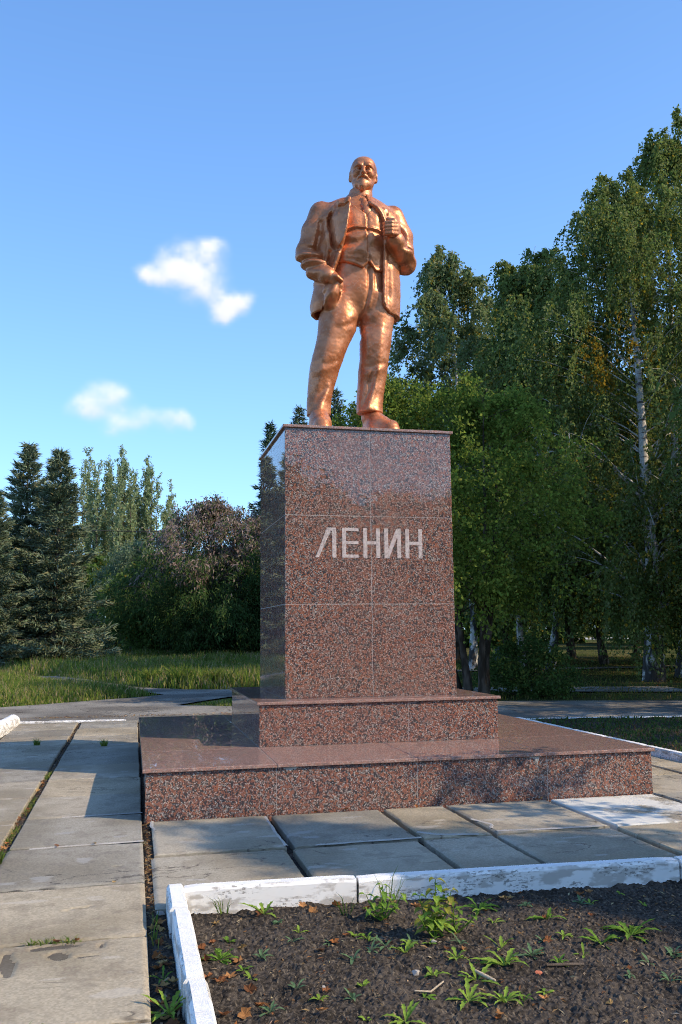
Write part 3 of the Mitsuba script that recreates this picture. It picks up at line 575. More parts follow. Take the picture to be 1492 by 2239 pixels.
cap('upper_cover', -W2 - .012, W2 + .05, 1.163, 3.86, Z2, (-W3, W3 + .012, 1.524, 3.499), [.02])
sh = tier('shaft', -W3, W3 + .012, 1.524, 3.499, Z2, Z3 - .034, [.012], [2.51], [1.93, 2.93])
cap('top_cover', -W3 - .030, W3 + .042, 1.494, 3.529, Z3, None, [.012])
# the inscription, letter by letter: strokes as polygons (x, z), cut pale into the shaft
def strokes(polys):
    from shapely.geometry import Polygon
    from shapely.ops import unary_union
    g = unary_union([Polygon(p) for p in polys]); m = trimesh.creation.extrude_polygon(g, .004, engine='earcut')
    v = np.array(m.vertices); return trimesh.Trimesh(np.column_stack([v[:, 0], 1.5215 - .0 + (-v[:, 2] + .0035), v[:, 1]]), m.faces[:, ::-1], process=False)
L0, L1, sw = 2.452, 2.793, .046
def H(x0, x1, a=L0, b=L1): return [[(x0, a), (x0 + sw, a), (x0 + sw, b), (x0, b)], [(x1 - sw, a), (x1, a), (x1, b), (x1 - sw, b)]]
def bar(x0, x1, z, h=.036): return [(x0, z), (x1, z), (x1, z + h), (x0, z + h)]
for label, polys in [
        ('pale letter Л', [[(-.635, L0 + .005), (-.598, L0 + .005), (-.462, L1 - .036), (-.455, L1), (-.505, L1)], [(-.445, L0), (-.398, L0), (-.400, L1), (-.446, L1)], bar(-.50, -.402, L1 - .036), bar(-.638, -.60, L0 + .002, .02)]),
        ('pale letter Е', [H(-.330, -.1)[0], bar(-.330, -.137, L0), bar(-.330, -.140, 2.607), bar(-.330, -.137, L1 - .036)]),
        ('pale letter Н, third of the inscription', H(-.083, .115) + [bar(-.083, .115, 2.607)]),
        ('pale letter И', H(.167, .366) + [[(.170, L0), (.222, L0), (.362, L1), (.312, L1)]]),
        ('pale letter Н, last of the inscription', H(.418, .622) + [bar(.418, .622, 2.607)])]:
    add('letter', strokes(polys), 'etched_granite', sh, label=label)
# whitish lime runs below the cover of the lower plinth
def run(x, w, h, seed):
    r = np.random.default_rng(seed); n = 14; xs = np.linspace(x - w, x + w, n); b = -h * (.25 + .75 * r.uniform(0, 1, n)) * np.sin(np.linspace(.15, np.pi - .15, n))
    z0 = Z1 - .036; y = -.0042
    v = np.vstack([np.column_stack([xs, np.full(n, y), np.full(n, z0)]), np.column_stack([xs, np.full(n, y), z0 + b])]); i = np.arange(n - 1)
    add('lime_run', (v, np.vstack([np.stack([i, i + n, i + n + 1], 1), np.stack([i, i + n + 1, i + 1], 1)])), 'cement', ped)
run(-1.19, .07, .045, 1); run(1.22, .06, .03, 2); run(1.24, .025, .13, 3)

# ---------------------------------------------------------------- white kerb stones
def kerb(a, b, w, z, label, group, round_=False, seed=0, zlow=-.2):
    """One kerb stone from a to b (x, y), of width w with its top at z: chamfered, slightly uneven."""
    key = fresh('kerb_stone'); r = np.random.default_rng(seed); a, b = np.array(a, float), np.array(b, float); L = np.linalg.norm(b - a); d = (b - a) / L; nrm = np.array([-d[1], d[0]])
    h = w / 2; c = .014
    prof = [(-h, zlow), (-h, z - c * 1.4), (-h + c, z), (h - c, z), (h, z - c * 1.4), (h, zlow)] if not round_ else [(-h, zlow)] + [(-h * math.cos(t), z - h * .8 + h * .8 * math.sin(t)) for t in np.linspace(0, np.pi, 9)] + [(h, zlow)]
    n, m = 16, len(prof); t = np.linspace(.004, L - .004, n); v = []
    for i, s in enumerate(t):
        for x, y in prof:
            e = .0018 if not round_ else .018
            q = a + d * s + nrm * (x + e * (meshkit.noise(np.array([s * 5 + seed, x * 20, y * 9.0])) - .5)); v.append((*q, y + e * .8 * (meshkit.noise(np.array([s * 6 + seed, x * 9, 3.0])) - .5) - (.006 if i in (0, n - 1) and y > zlow else 0)))
    i, j = np.meshgrid(np.arange(n - 1), np.arange(m - 1), indexing='ij'); p = i * m + j
    f = np.vstack([np.stack([p, p + m, p + m + 1], -1).reshape(-1, 3), np.stack([p, p + m + 1, p + 1], -1).reshape(-1, 3)])
    e0, e1 = [np.array([[k, k + q + 1, k + q + 2] for q in range(m - 2)]) for k in (0, (n - 1) * m)]
    scene[key] = mikit.ply((np.array(v), np.vstack([f, e0, e1[:, ::-1]])), 'whitewash', smooth=30); labels[key] = {'label': label, 'category': 'kerb stone', 'group': group}
G1, G2, G3, G4 = 'kerb stones of the front flower bed', 'kerb stones of the right hand bed', 'kerb stones at the left by the road', 'flush kerb stones along the road'
kx = lambda x: -2.60 - (x + 2.3) * .05
kerb((-2.29, kx(-2.29)), (-1.245, kx(-1.245)), .10, .125, 'white kerb stone from the bed corner to the first joint, in front of the plinth', G1, seed=1)
kerb((-1.238, kx(-1.24)), (.905, kx(.905)), .10, .122, 'long white kerb stone in the middle of the front row, in front of the plinth', G1, seed=2)
kerb((.915, kx(.915)), (2.2, kx(2.2)), .10, .125, 'white kerb stone at the right frame edge of the front row', G1, seed=3)
kerb((-2.338, -2.54), (-2.336, -3.0), .10, .132, 'short white corner block of the bed, standing highest beside the wide joint', G1, seed=4)
kerb((-2.326, -3.006), (-2.320, -4.03), .095, .124, 'white kerb stone between corner block and lowest stone, left side of the bed', G1, seed=5)
kerb((-2.311, -4.036), (-2.305, -5.2), .095, .118, 'white kerb stone at the bottom frame edge, left side of the bed', G1, seed=6)
kerb((-2.305, -5.21), (-2.30, -6.4), .095, .112, 'white kerb stone nearest to the viewer, left side of the bed', G1, seed=7)
for k in range(7):
    y = 6.75 - k * 1.04
    kerb((4.03, y), (4.03, y - 1.03), .10, .10, f'white kerb stone of the right bed, {["first", "second", "third", "fourth", "fifth", "sixth", "seventh"][k]} from the road, beside the plaza slabs', G2, seed=20 + k)
for k in range(5):
    x = 4.1 + k * 1.5
    kerb((x, 7.13 - (x - 4.1) * .165), (x + 1.49, 7.13 - (x + 1.49 - 4.1) * .165), .10, .03, f'low white kerb along the road behind the right bed, {["first", "second", "third", "fourth", "fifth"][k]} from the plinth', G2, seed=30 + k)
for k in range(5):
    kerb((-4.74 - k * .03, 9.5 - k * .62), (-4.77 - k * .03, 9.5 - (k + 1) * .62), .24, .16, f'thickly whitewashed rounded kerb block at the left, {["first", "second", "third", "fourth", "fifth"][k]} from the road', G3, True, seed=40 + k)
for k in range(3):
    x = -7.2 + k * 1.5
    kerb((x, 9.86 - .12 * k), (x + 1.49, 9.74 - .12 * k), .08, .012, f'flush white kerb line beside the asphalt, {["left", "middle", "right"][k]} piece by the rounded kerb blocks', G4, seed=50 + k)

# ---------------------------------------------------------------- soil of the beds
def lumps(X, Y):
    p = np.stack([X, Y, 0 * X], -1); c = meshkit.fbm(p * 13, 3, 2); return .045 * (meshkit.fbm(p * 3, 3, 1) - .5) + .022 * np.maximum(c - .48, 0) * 2.2 + .010 * (np.abs(meshkit.noise(p * 30, 3) - .5) * 2 - .5) + .014 * (meshkit.noise(p * 55, 6) - .5)**3 * 6 + .010 * (meshkit.noise(p * 95, 5) - .5)
def soil_z(X, Y): return -.014 + lumps(X, Y)
add('bed_soil', join([sheet(np.arange(-2.28, 1.7, .0118), np.arange(-5.15, -2.62, .0118), lambda X, Y: np.where(Y > kx(X) + .02, -.1, soil_z(X, Y))), sheet(np.arange(1.695, 4, .06), np.arange(-8, -2.6, .06), lambda X, Y: np.where(Y > kx(X) + .02, -.1, soil_z(X, Y))), sheet(np.arange(-2.28, 1.75, .06), np.arange(-8, -5.1, .06), soil_z)]), 'soil', smooth=False, **STR)
add('right_bed_soil', sheet(np.arange(4.05, 13, .08), np.arange(-.5, 6.95, .08), lambda X, Y: np.where(Y > 7.1 - (X - 4.1) * .165, -.2, .02 + .06 * (meshkit.fbm(np.stack([X * 3, Y * 3, 0 * X], -1), 3, 2) - .5))), 'soil', smooth=True, **STR)
add('left_bed_soil', sheet(np.arange(-9, -4.75, .08), np.arange(5, 9.7, .08), lambda X, Y: .03 + .05 * (meshkit.fbm(np.stack([X * 3, Y * 3, 0 * X], -1), 3, 2) - .5)), 'soil', smooth=True, **STR)
# ---------------------------------------------------------------- the statue
st = thing('statue', 'copper painted statue of a bearded man in open coat, one hand in his pocket', 'statue')
for k, m in statue_meshes().items(): add(k.split('_')[0], m, 'copper_paint', st, smooth=True)
# ---------------------------------------------------------------- trees
def unit(a): return a / (np.linalg.norm(a, axis=-1, keepdims=True) + 1e-12)
def cards(P, A, N, ln, wd, four=True):
    """Leaf faces at P, along A, facing N: a kite (two triangles) or one triangle each."""
    A = unit(A); S = unit(np.cross(A, N)); ln, wd = np.broadcast_to(ln, len(P))[:, None], np.broadcast_to(wd, len(P))[:, None]; n = len(P)
    if four:
        fold = np.cross(S, A) * wd * .25
        v = np.stack([P, P + A * ln * .45 + S * wd * .5 + fold, P + A * ln, P + A * ln * .45 - S * wd * .5 + fold], 1).reshape(-1, 3); i = np.arange(n) * 4
        return v, np.vstack([np.stack([i, i + 1, i + 2], 1), np.stack([i, i + 2, i + 3], 1)]), 4
    v = np.stack([P - S * wd * .5, P + S * wd * .5, P + A * ln], 1).reshape(-1, 3); i = np.arange(n) * 3
    return v, np.stack([i, i + 1, i + 2], 1), 3
def tint(r, n, cols, p, jit=.25):
    c = np.array(cols)[r.choice(len(cols), n, p=p)]; return c * r.uniform(1 - jit, 1 + jit, (n, 1)) * r.uniform(.92, 1.08, (n, 3))
def limb(r, a, d, L, rise, sag, n=6, wob=.06):
    s = np.linspace(0, 1, n)[:, None]; w = np.cumsum(r.normal(0, wob * L / n, (n, 3)), 0); w[0] = 0
    return a + d * L * s + np.array([0, 0, 1]) * (rise * L * s - sag * L * s * s) + w
def broadleaf(seed, H, r0, profile, z0, n_limbs, leaves, ln, wd, cols, p, hang=.4, sag=.25, rise=.55, stems=((0, 0, 0, 0),), twig=.8, spread=.16, four=True, special=None, subs=7, gaps=(.9, .20)):
    """Trunk (with its limbs) and crown of a deciduous tree; profile(t) is the crown's radius, t from 0 (its base z0) to 1 (the top)."""
    r = np.random.default_rng(seed); tubes, tw, td = [], [], []
    for sx, sy, lx, ly in stems:
        n = 9; z = np.linspace(0, H * .94, n); w = np.cumsum(r.normal(0, .010 * H, (n, 2)), 0); w[0] = 0
        tr = np.column_stack([sx + lx * z / H + w[:, 0] * .6, sy + ly * z / H + w[:, 1] * .6, z]); rad = r0 * (1 - .93 * (z / z[-1])**.8); rad[0] *= 1.35; tr[0, 2] = -.15
        tubes.append(tube(tr, rad, 8))
        at = lambda q: np.array([np.interp(q, z, tr[:, k]) for k in range(3)])
        m = n_limbs // len(stems); ga = r.uniform(0, 6.28)
        for i in range(m):
            t = ((i + r.uniform(0, 1)) / m)**.9; zc = z0 + (H - z0) * t
            R = profile(t) * r.uniform(.62, 1.12); az = ga + i * 2.39996 + r.normal(0, .35)
            start = max(z0 * .75, zc - R * rise * r.uniform(.5, 1.0)); start = min(start, H * .9); a = at(start); d = np.array([math.cos(az), math.sin(az), 0])
            pl = limb(r, a, d, max(R, .3), max((zc - start) / max(R, .3), .1) + sag * .5, sag)
            lr = max(np.interp(start, z, rad) * .22, .009); tubes.append(tube(pl, np.linspace(lr, .006, len(pl)), 5, False))
            for j in range(subs):
                s = r.uniform(.25, 1); b = np.array([np.interp(s, np.linspace(0, 1, len(pl)), pl[:, k]) for k in range(3)])
                dd = unit(d * r.uniform(.2, 1) + r.normal(0, .55, 3) + [0, 0, .25]); L = R * r.uniform(.18, .42) + .25
                q = limb(r, b, dd, L, .1, sag * .8, 4)
                if lr > .03 and j < 4: tubes.append(tube(q, np.linspace(max(lr * .35, .006), .004, 4), 3, False))
                for s2 in (.35, .6, .85, 1.0): tw.append(np.array([np.interp(s2, np.linspace(0, 1, 4), q[:, k]) for k in range(3)])); td.append(dd)
            tw.append(pl[-1]); td.append(d)
        tw.append(tr[-1]); td.append(np.array([0, 0, 1.0])); tw.append(tr[-2]); td.append(np.array([0, 0, 1.0]))
    tw, td = np.array(tw), np.array(td); keep = meshkit.noise(tw * gaps[0] + seed, 4) > gaps[1]; tw, td = tw[keep], td[keep]
    k = r.choice(len(tw), leaves); s = r.uniform(0, 1, (leaves, 1)); L = twig * r.uniform(.5, 1.2, (len(tw), 1))[k]; sd = unit(td + r.normal(0, .6, td.shape))[k]
    P = tw[k] + sd * L * s * (1 - hang * .6) - np.array([0, 0, 1]) * hang * L * s * s * 1.3 + r.normal(0, spread, (leaves, 3)) * (.35 + .65 * s)
    A = unit(sd * .5 + r.normal(0, .6, (leaves, 3)) - np.array([0, 0, 1]) * (.25 + hang)); N = unit(r.normal(0, .8, (leaves, 3)) + [0, 0, .5])
    v, f, m = cards(P, A, N, ln * r.uniform(.7, 1.25, leaves), wd * r.uniform(.7, 1.25, leaves), four)
    c = tint(r, leaves, cols, p)
    if special: c = special(r, P, k, c)
    return join(tubes), (v, f), np.repeat(c, m, 0)
def spruce(seed, H, R, cards_n, base=.9, cols=((.155, .20, .125), (.21, .255, .17), (.10, .145, .085), (.22, .195, .095)), p=(.42, .33, .18, .07), gap=.42):
    r = np.random.default_rng(seed); z = np.linspace(-.1, H, 8); tr = np.column_stack([r.normal(0, .03, 8), r.normal(0, .03, 8), z]); tubes = [tube(tr, np.linspace(.20, .015, 8) * H / 13, 7)]
    B, D, Ls = [], [], []
    zz = base
    while zz < H - .15:
        t = (zz - base) / (H - base); n = int(r.integers(5, 8)); a0 = r.uniform(0, 6.28)
        for i in range(n):
            if r.uniform() < .12: continue
            L = (R * (1 - t)**.85 + .16) * r.uniform(.5, 1.25); a = a0 + i * 6.283 / n + r.normal(0, .2)
            B.append((0, 0, zz + r.uniform(-.12, .12))); D.append((math.cos(a), math.sin(a), .55 * t - .12 + r.normal(0, .08))); Ls.append(L)
        zz += gap * (1 - .45 * t) * r.uniform(.8, 1.2)
    B, D, Ls = np.array(B), unit(np.array(D)), np.array(Ls)
    for b, d, L in zip(B, D, Ls):
        s = np.linspace(0, 1, 4)[:, None]; tubes.append(tube(b + d * L * s + np.array([0, 0, 1]) * (-.22 * L * s + .20 * L * s**2.5), np.linspace(.035, .008, 4), 3, False))
    k = r.choice(len(B), cards_n, p=(Ls + .25)**1.5 / ((Ls + .25)**1.5).sum()); s = r.uniform(.12, 1, (cards_n, 1))**.75; L = Ls[k][:, None]; d = D[k]; sid = unit(np.cross(d, [0, 0, 1.0]))
    w = r.uniform(-1, 1, (cards_n, 1)); half = (.42 * L * (1 - s) * .8 + .10 + .08 * L)
    c0 = B[k] + d * L * s + np.array([0, 0, 1]) * (-.22 * L * s + .20 * L * s**2.5); P = c0 + sid * w * half - np.array([0, 0, 1]) * (np.abs(w) * half * .35 + r.uniform(0, .22, (cards_n, 1)) * (1 - s * .6)) + r.normal(0, .05, (cards_n, 3))
    A = unit(d * .75 + sid * w * .8 + r.normal(0, .35, (cards_n, 3)) + [0, 0, .10]); N = unit(r.normal(0, .9, (cards_n, 3)) + [0, 0, .55])
    v, f, m = cards(P, A, N, r.uniform(.20, .44, cards_n), r.uniform(.05, .11, cards_n), False)
    return join(tubes), (v, f), np.repeat(tint(r, cards_n, cols, p), m, 0)
def plant_tree(name, label, cat, built, loc, rz, bark, foliage, group=None, scale=1.0):
    key = thing(name, label, cat, group); trunk, crown, col = built
    m = T().translate([loc[0], loc[1], -.06]).rotate([0, 0, 1], rz).scale(scale)
    if isinstance(trunk, str): again(key + '__trunk', trunk, m); again(key + '__crown', crown, m)
    else:
        scene[key + '__trunk'] = {**mikit.ply(trunk, bark, smooth=True), 'to_world': m}; scene[key + '__crown'] = {**mikit.ply(crown, foliage, smooth=False, color=col), 'to_world': m}
    labels[key + '__crown'] = {'kind': 'stuff'}
    return key
def like(key): return key + '__trunk', key + '__crown', None
bump = lambda a, b: (lambda t: b * max(.05, math.sin(math.pi * min(1, max(0, t))**a))**.75)
BIRCH = ((.185, .235, .07), (.145, .19, .05), (.24, .275, .11), (.40, .28, .03)); BP = (.42, .34, .21, .03)
def yellow_spray(cx, cy, cz, R):
    def go(r, P, k, c):
        q = ((P - [cx, cy, cz])**2).sum(1) < R * R; q &= r.uniform(0, 1, len(P)) < .55; c[q] = np.array([.38, .24, .03]) * r.uniform(.7, 1.2, (q.sum(), 1)); return c
    return go
big = plant_tree('birch_tree', 'large white barked birch at the right frame edge, nearer of the two thick trunks', 'birch tree', broadleaf(1, 17.8, .30, bump(.84, 5.0), 2.6, 96, 130000, .11, .085, BIRCH, BP, hang=1.0, sag=.45, rise=.9, twig=1.5, spread=.09, gaps=(.75, .33), special=yellow_spray(-1.5, -1.2, 10.5, 1.4)), (13.9, 18.0), 0, 'birch_bark', 'leaf')
plant_tree('birch_tree', 'white barked birch just behind the nearer thick trunk at the right frame edge', 'birch tree', broadleaf(2, 21.0, .24, bump(.84, 4.3), 3.0, 70, 64000, .125, .095, BIRCH, BP, hang=1.0, sag=.45, rise=.9, twig=1.5, spread=.09, gaps=(.75, .33)), (16.1, 19.7), 40, 'birch_bark', 'leaf')
mid = plant_tree('birch_tree', 'slim birch with a sunlit white stem right of the pedestal', 'birch tree', broadleaf(3, 17.6, .17, bump(.74, 4.0), 3.2, 70, 72000, .15, .11, BIRCH, BP, hang=.9, sag=.4, rise=.9, twig=1.3, spread=.12, gaps=(.75, .33), four=False), (13.2, 24.1), 0, 'birch_bark', 'leaf')
plant_tree('birch_tree', 'tall birch rising behind the bright green bush tree beside the statue', 'birch tree', broadleaf(4, 19.2, .18, bump(.70, 3.9), 3.6, 70, 72000, .15, .115, ((.195, .245, .105), (.145, .20, .075), (.24, .28, .145), (.40, .29, .04)), (.4, .33, .22, .05), hang=.7, sag=.3, rise=.95, twig=1.1, spread=.14, gaps=(.75, .33), four=False), (11.6, 28.0), 0, 'birch_bark', 'leaf')
plant_tree('birch_tree', 'birch with a dark thick base left of the slim white stem', 'birch tree', like(mid), (15.2, 30.9), 130, None, None, scale=1.05)
GREEN = ((.20, .265, .05), (.15, .215, .04), (.28, .34, .07), (.09, .14, .03)); GP = (.4, .3, .18, .12)
bush = plant_tree('maple_tree', 'bright yellow green bushy tree with several dark stems close behind the pedestal', 'maple tree',
                  broadleaf(5, 8.1, .11, bump(.62, 2.75), 2.6, 72, 44000, .10, .078, GREEN, GP, hang=.35, sag=.2, rise=.75, twig=.8, spread=.13, gaps=(1.3, .30), stems=((.15, 0, .9, .4), (-.2, .1, -1.3, .2), (.05, -.15, .2, -.5), (-.35, .3, -2.2, .8))), (5.75, 12.75), 0, 'bark', 'leaf')
DARK = ((.105, .165, .045), (.08, .135, .035), (.14, .20, .06), (.30, .22, .04)); DP = (.42, .36, .18, .04)
lime = plant_tree('lime_tree', 'dark green park tree in the shade between the birch stems', 'lime tree', broadleaf(6, 16.5, .2, bump(.75, 4.2), 2.6, 50, 24000, .24, .19, DARK, DP, hang=.4, sag=.25, twig=1.0, spread=.3, four=False, subs=6), (20.0, 31.9), 0, 'bark', 'leaf')
WOOD = 'shaded park trees behind the birches'
for k, (x, y, rz, s, lab) in enumerate([(22.8, 40.6, 70, 1.1, 'dark park tree far behind the slim birch'), (27.5, 41.3, 140, 1.05, 'dark park tree far behind the thick birch trunks'), (24.0, 30.7, 200, 1.0, 'dark park tree at the right frame edge behind the birches'), (15.8, 41.4, 260, 1.0, 'dark park tree far behind the bushy maple'),
                                        (17.2, 37.0, 20, .9, 'dark park tree between the slim birch and the one left of it'), (30.0, 33.0, 300, 1.1, 'dark park tree beyond the right frame edge'), (21.5, 27.0, 110, .85, 'dark park tree right behind the pair of thick birch trunks')]):
    plant_tree('lime_tree', lab, 'lime tree', like(lime), (x, y), rz, None, None, WOOD, s)
willow = plant_tree('willow_tree', 'tall pale willow seen right of the statue legs', 'willow tree', broadleaf(7, 19.6, .22, bump(.6, 3.6), 4, 48, 22000, .26, .10, ((.13, .165, .065), (.09, .13, .045), (.18, .195, .09)), (.4, .35, .25), hang=.9, sag=.4, twig=1.3, spread=.3, four=False), (14.5, 49.3), 0, 'bark', 'leaf')
plant_tree('willow_tree', 'distant willow top seen between the statue legs', 'willow tree', like(willow), (15.3, 61.5), 100, None, None, scale=1.06)
plant_tree('willow_tree', 'distant willow behind the statue foot on the right', 'willow tree', like(willow), (17.5, 56.0), 220, None, None, scale=.98)
# spruces
SP = 'spruces at the left edge of the meadow'
s1 = plant_tree('spruce_tree', 'blue green spruce with its tip highest at the left frame edge', 'spruce tree', spruce(21, 13.2, 3.0, 30000), (-9.0, 47.4), 0, 'bark', 'needles', SP)
s2 = plant_tree('spruce_tree', 'broad blue green spruce, second tip from the left, reaching over the meadow', 'spruce tree', spruce(22, 12.6, 3.2, 36000, base=.6), (-7.0, 45.2), 0, 'bark', 'needles', SP)
plant_tree('spruce_tree', 'lower spruce cut by the left frame edge', 'spruce tree', like(s2), (-10.2, 43.6), 90, None, None, SP, .78)
plant_tree('spruce_tree', 'spruce filling the space behind and between the two highest tips', 'spruce tree', like(s1), (-7.4, 51.5), 200, None, None, SP, .86)
plant_tree('spruce_tree', 'dark spruce rising behind the left side of the shaft', 'spruce tree', spruce(23, 15.2, 2.3, 18000, cols=((.07, .115, .07), (.10, .145, .09), (.14, .17, .11)), p=(.5, .3, .2)), (8.1, 63.0), 0, 'bark', 'needles', scale=1.24)
s3 = plant_tree('spruce_tree', 'dark spruce top between the statue ankles', 'spruce tree', spruce(24, 19.2, 3.1, 24000, cols=((.075, .12, .065), (.11, .15, .085), (.17, .14, .075)), p=(.5, .35, .15)), (11.1, 52.3), 0, 'bark', 'needles')
plant_tree('spruce_tree', 'dark spruce top left of the statue, above the pedestal cover', 'spruce tree', like(s3), (9.4, 56.7), 150, None, None, scale=.985)
# poplars
def poplar(seed, H, R, n, st=7):
    r = np.random.default_rng(seed); tubes, P, A = [], [], []
    for i in range(st):
        a = r.uniform(0, 6.28); d = r.uniform(0, 1)**.6 * R if i else 0; h = H * (1 - .07 * (d / R) - r.uniform(0, .20) * (i > 0)); z = np.linspace(0, h, 7); g = np.clip(z / (H * .45), 0, 1)**.7
        p = np.column_stack([math.cos(a) * d * g, math.sin(a) * d * g, z]); tubes.append(tube(p, np.linspace(.16, .01, 7), 5, False)); m = n // st
        nb = 46; sb = np.linspace(.10, .985, nb) + r.normal(0, .01, nb); ab, lb = r.uniform(0, 6.28, nb), H * (.035 + .075 * np.sin(np.pi * np.clip(sb, 0, 1)**.8)) * r.uniform(.4, 1.3, nb); q = r.choice(nb, m, p=lb / lb.sum())
        c = np.stack([np.interp(sb[q] * h, z, p[:, k]) for k in range(3)], 1); u = r.uniform(.1, 1, m)[:, None]; dr_ = np.column_stack([np.cos(ab[q]) * .36, np.sin(ab[q]) * .36, np.full(m, .93)])
        P.append(c + dr_ * lb[q][:, None] * u + r.normal(0, .11, (m, 3))); A.append(dr_ + r.normal(0, .8, (m, 3)))
    P, A = np.vstack(P), np.vstack(A); v, f, k = cards(P, A, r.normal(0, 1, P.shape), r.uniform(.16, .30, len(P)), r.uniform(.12, .22, len(P)), False)
    return join(tubes), (v, f), np.repeat(tint(r, len(P), ((.32, .38, .20), (.25, .32, .16), (.38, .42, .24)), (.45, .35, .2)), k, 0)
PO = 'columnar poplars beyond the meadow'
p1 = plant_tree('poplar_tree', 'columnar poplar whose top stands highest of the row', 'poplar tree', poplar(31, 21.6, 3.6, 26000, 11), (-4.2, 86.8), 0, 'bark', 'leaf', PO)
plant_tree('poplar_tree', 'columnar poplar just behind the spruce tips', 'poplar tree', poplar(32, 20.4, 2.9, 20000, 9), (-7.6, 86.7), 0, 'bark', 'leaf', PO)
plant_tree('poplar_tree', 'columnar poplar right of the highest one', 'poplar tree', like(p1), (-1.4, 88.8), 120, None, None, PO, .97)
plant_tree('poplar_tree', 'short columnar poplar at the right end of the row', 'poplar tree', like(p1), (.6, 88.7), 230, None, None, PO, .74)
# tree turning purple, willow bush, far wood
def purple(r, P, k, c):
    e = (P[:, 2] - 6.0 + 1.3 * np.sin(P[:, 0] * .9) * np.cos(P[:, 1] * .8) + r.normal(0, .7, len(P))) > 0; q = e & (r.uniform(0, 1, len(P)) < .78)
    c[q] = np.array([(.32, .24, .22), (.43, .35, .32), (.21, .15, .135), (.22, .25, .11)])[r.choice(4, q.sum(), p=(.38, .27, .2, .15))] * r.uniform(.75, 1.25, (q.sum(), 1)); return c
ash = plant_tree('ash_tree', 'wide tree turning purple brown on top, left of the pedestal', 'ash tree', broadleaf(8, 11.0, .22, bump(.95, 6.3), 1.2, 76, 52000, .28, .10, ((.075, .13, .045), (.05, .10, .03), (.11, .16, .06)), (.45, .35, .2), hang=.8, sag=.35, rise=.6, twig=.9, spread=.3, four=False, special=purple), (3.0, 53.5), 0, 'bark', 'leaf')
plant_tree('ash_tree', 'purple brown tree partly hidden by the left side of the shaft', 'ash tree', like(ash), (7.4, 57.0), 120, None, None, scale=.97)
plant_tree('willow_bush', 'grey green round bush between the spruces and the purple brown tree', 'bush', broadleaf(9, 9.6, .15, bump(.8, 3.4), .8, 50, 18000, .30, .10, ((.16, .22, .13), (.11, .17, .09), (.21, .26, .17)), (.45, .35, .2), hang=.5, sag=.25, twig=.8, spread=.3, four=False), (-2.7, 70), 0, 'bark', 'leaf')
hb = plant_tree('park_bush', 'dark green bush tree at the foot of the grey green round bush', 'bush', broadleaf(10, 7.4, .14, bump(.9, 4.0), .3, 48, 10000, .40, .24, DARK, DP, hang=.3, sag=.2, twig=.9, spread=.35, four=False), (-.8, 62.5), 0, 'bark', 'leaf')
FAR = 'far bushes closing the view'
for k, (x, y, s, lab) in enumerate([(-14, 84, 1.3, 'far bush tree behind the spruces at the left frame edge'), (-6.5, 78, 1.15, 'far bush tree behind the broad spruce'), (1.5, 80, 1.2, 'far bush tree left of the purple brown tree'), (7.5, 92, 1.4, 'far bush tree below the purple brown tree'), (14, 84, 1.6, 'far bush tree hidden low behind the shaft'),
                                    (33, 78, 1.7, 'far bush tree right of the shaft, left of the shelter'), (50, 96, 1.8, 'far bush tree behind the slim white birch stem'), (56, 84, 1.6, 'far bush tree behind the gap left of the thick birches'), (60, 70, 1.8, 'far bush tree right of the thick birch trunks'), (44, 62, 1.5, 'far bush tree behind the pair of thick birches')]):
    plant_tree('park_bush', lab, 'bush', like(hb), (x, y), k * 47, None, None, FAR, s)
plant_tree('low_shrub', 'low dark shrub at the road edge beneath the bushy maple', 'shrub', broadleaf(12, 1.25, .03, bump(.9, 1.1), .05, 30, 6000, .09, .07, ((.08, .14, .04), (.11, .17, .05)), (.6, .4), hang=.2, sag=.2, twig=.3, spread=.1), (7.3, 13.3), 0, 'bark', 'leaf')
# trees beyond the right frame edge, which shade the bed, the road and the lawn
dome = lambda t: 2.0 * max(.03, 1 - t)**.8
plant_tree('young_lime', 'young round crowned lime outside the frame to the right, shading the front slabs', 'lime tree', broadleaf(13, 9.1, .10, dome, 2.6, 46, 13000, .16, .13, GREEN, GP, hang=.3, sag=.1, rise=.8, twig=.35, spread=.14), (8.15, -7.45), 0, 'bark', 'leaf')
plant_tree('lime_sapling', 'lime sapling outside the frame to the right, dappling the front of the lower plinth', 'lime tree', broadleaf(14, 4.0, .035, bump(.8, .30), 2.5, 14, 480, .11, .09, GREEN, GP, hang=.3, sag=.1, rise=.8, twig=.14, spread=.06, subs=4), (4.55, -2.56), 0, 'bark', 'leaf')
plant_tree('maple_tree', 'bushy maple outside the frame to the right, shading the right bed', 'maple tree', like(bush), (11.2, 2.2), 60, None, None, scale=.82)
for k, (x, y, s, lab) in enumerate([(14.8, 6.2, .92, 'nearest lime tree beyond the right frame edge'), (19.5, 9.5, .86, 'second lime tree beyond the right frame edge'), (24.5, 13.5, .9, 'third lime tree beyond the right frame edge'), (29, 20, 1.0, 'fourth lime tree beyond the right frame edge'), (33, 26, 1.0, 'fifth lime tree beyond the right frame edge')]):
    plant_tree('lime_tree', lab, 'lime tree', like(lime), (x, y), 33 + 71 * k, None, None, 'lime trees along the road beyond the right frame edge', s)
for k, x in enumerate(range(-26, 52, 7)):
    plant_tree('park_bush', 'bushy tree behind the viewer, mirrored low in the polished front of the shaft', 'bush', like(hb), (x, -50 - 5 * (k % 2)), 57 * k, None, None, 'bushy trees behind the viewer', 1.5 + .16 * (k % 3))
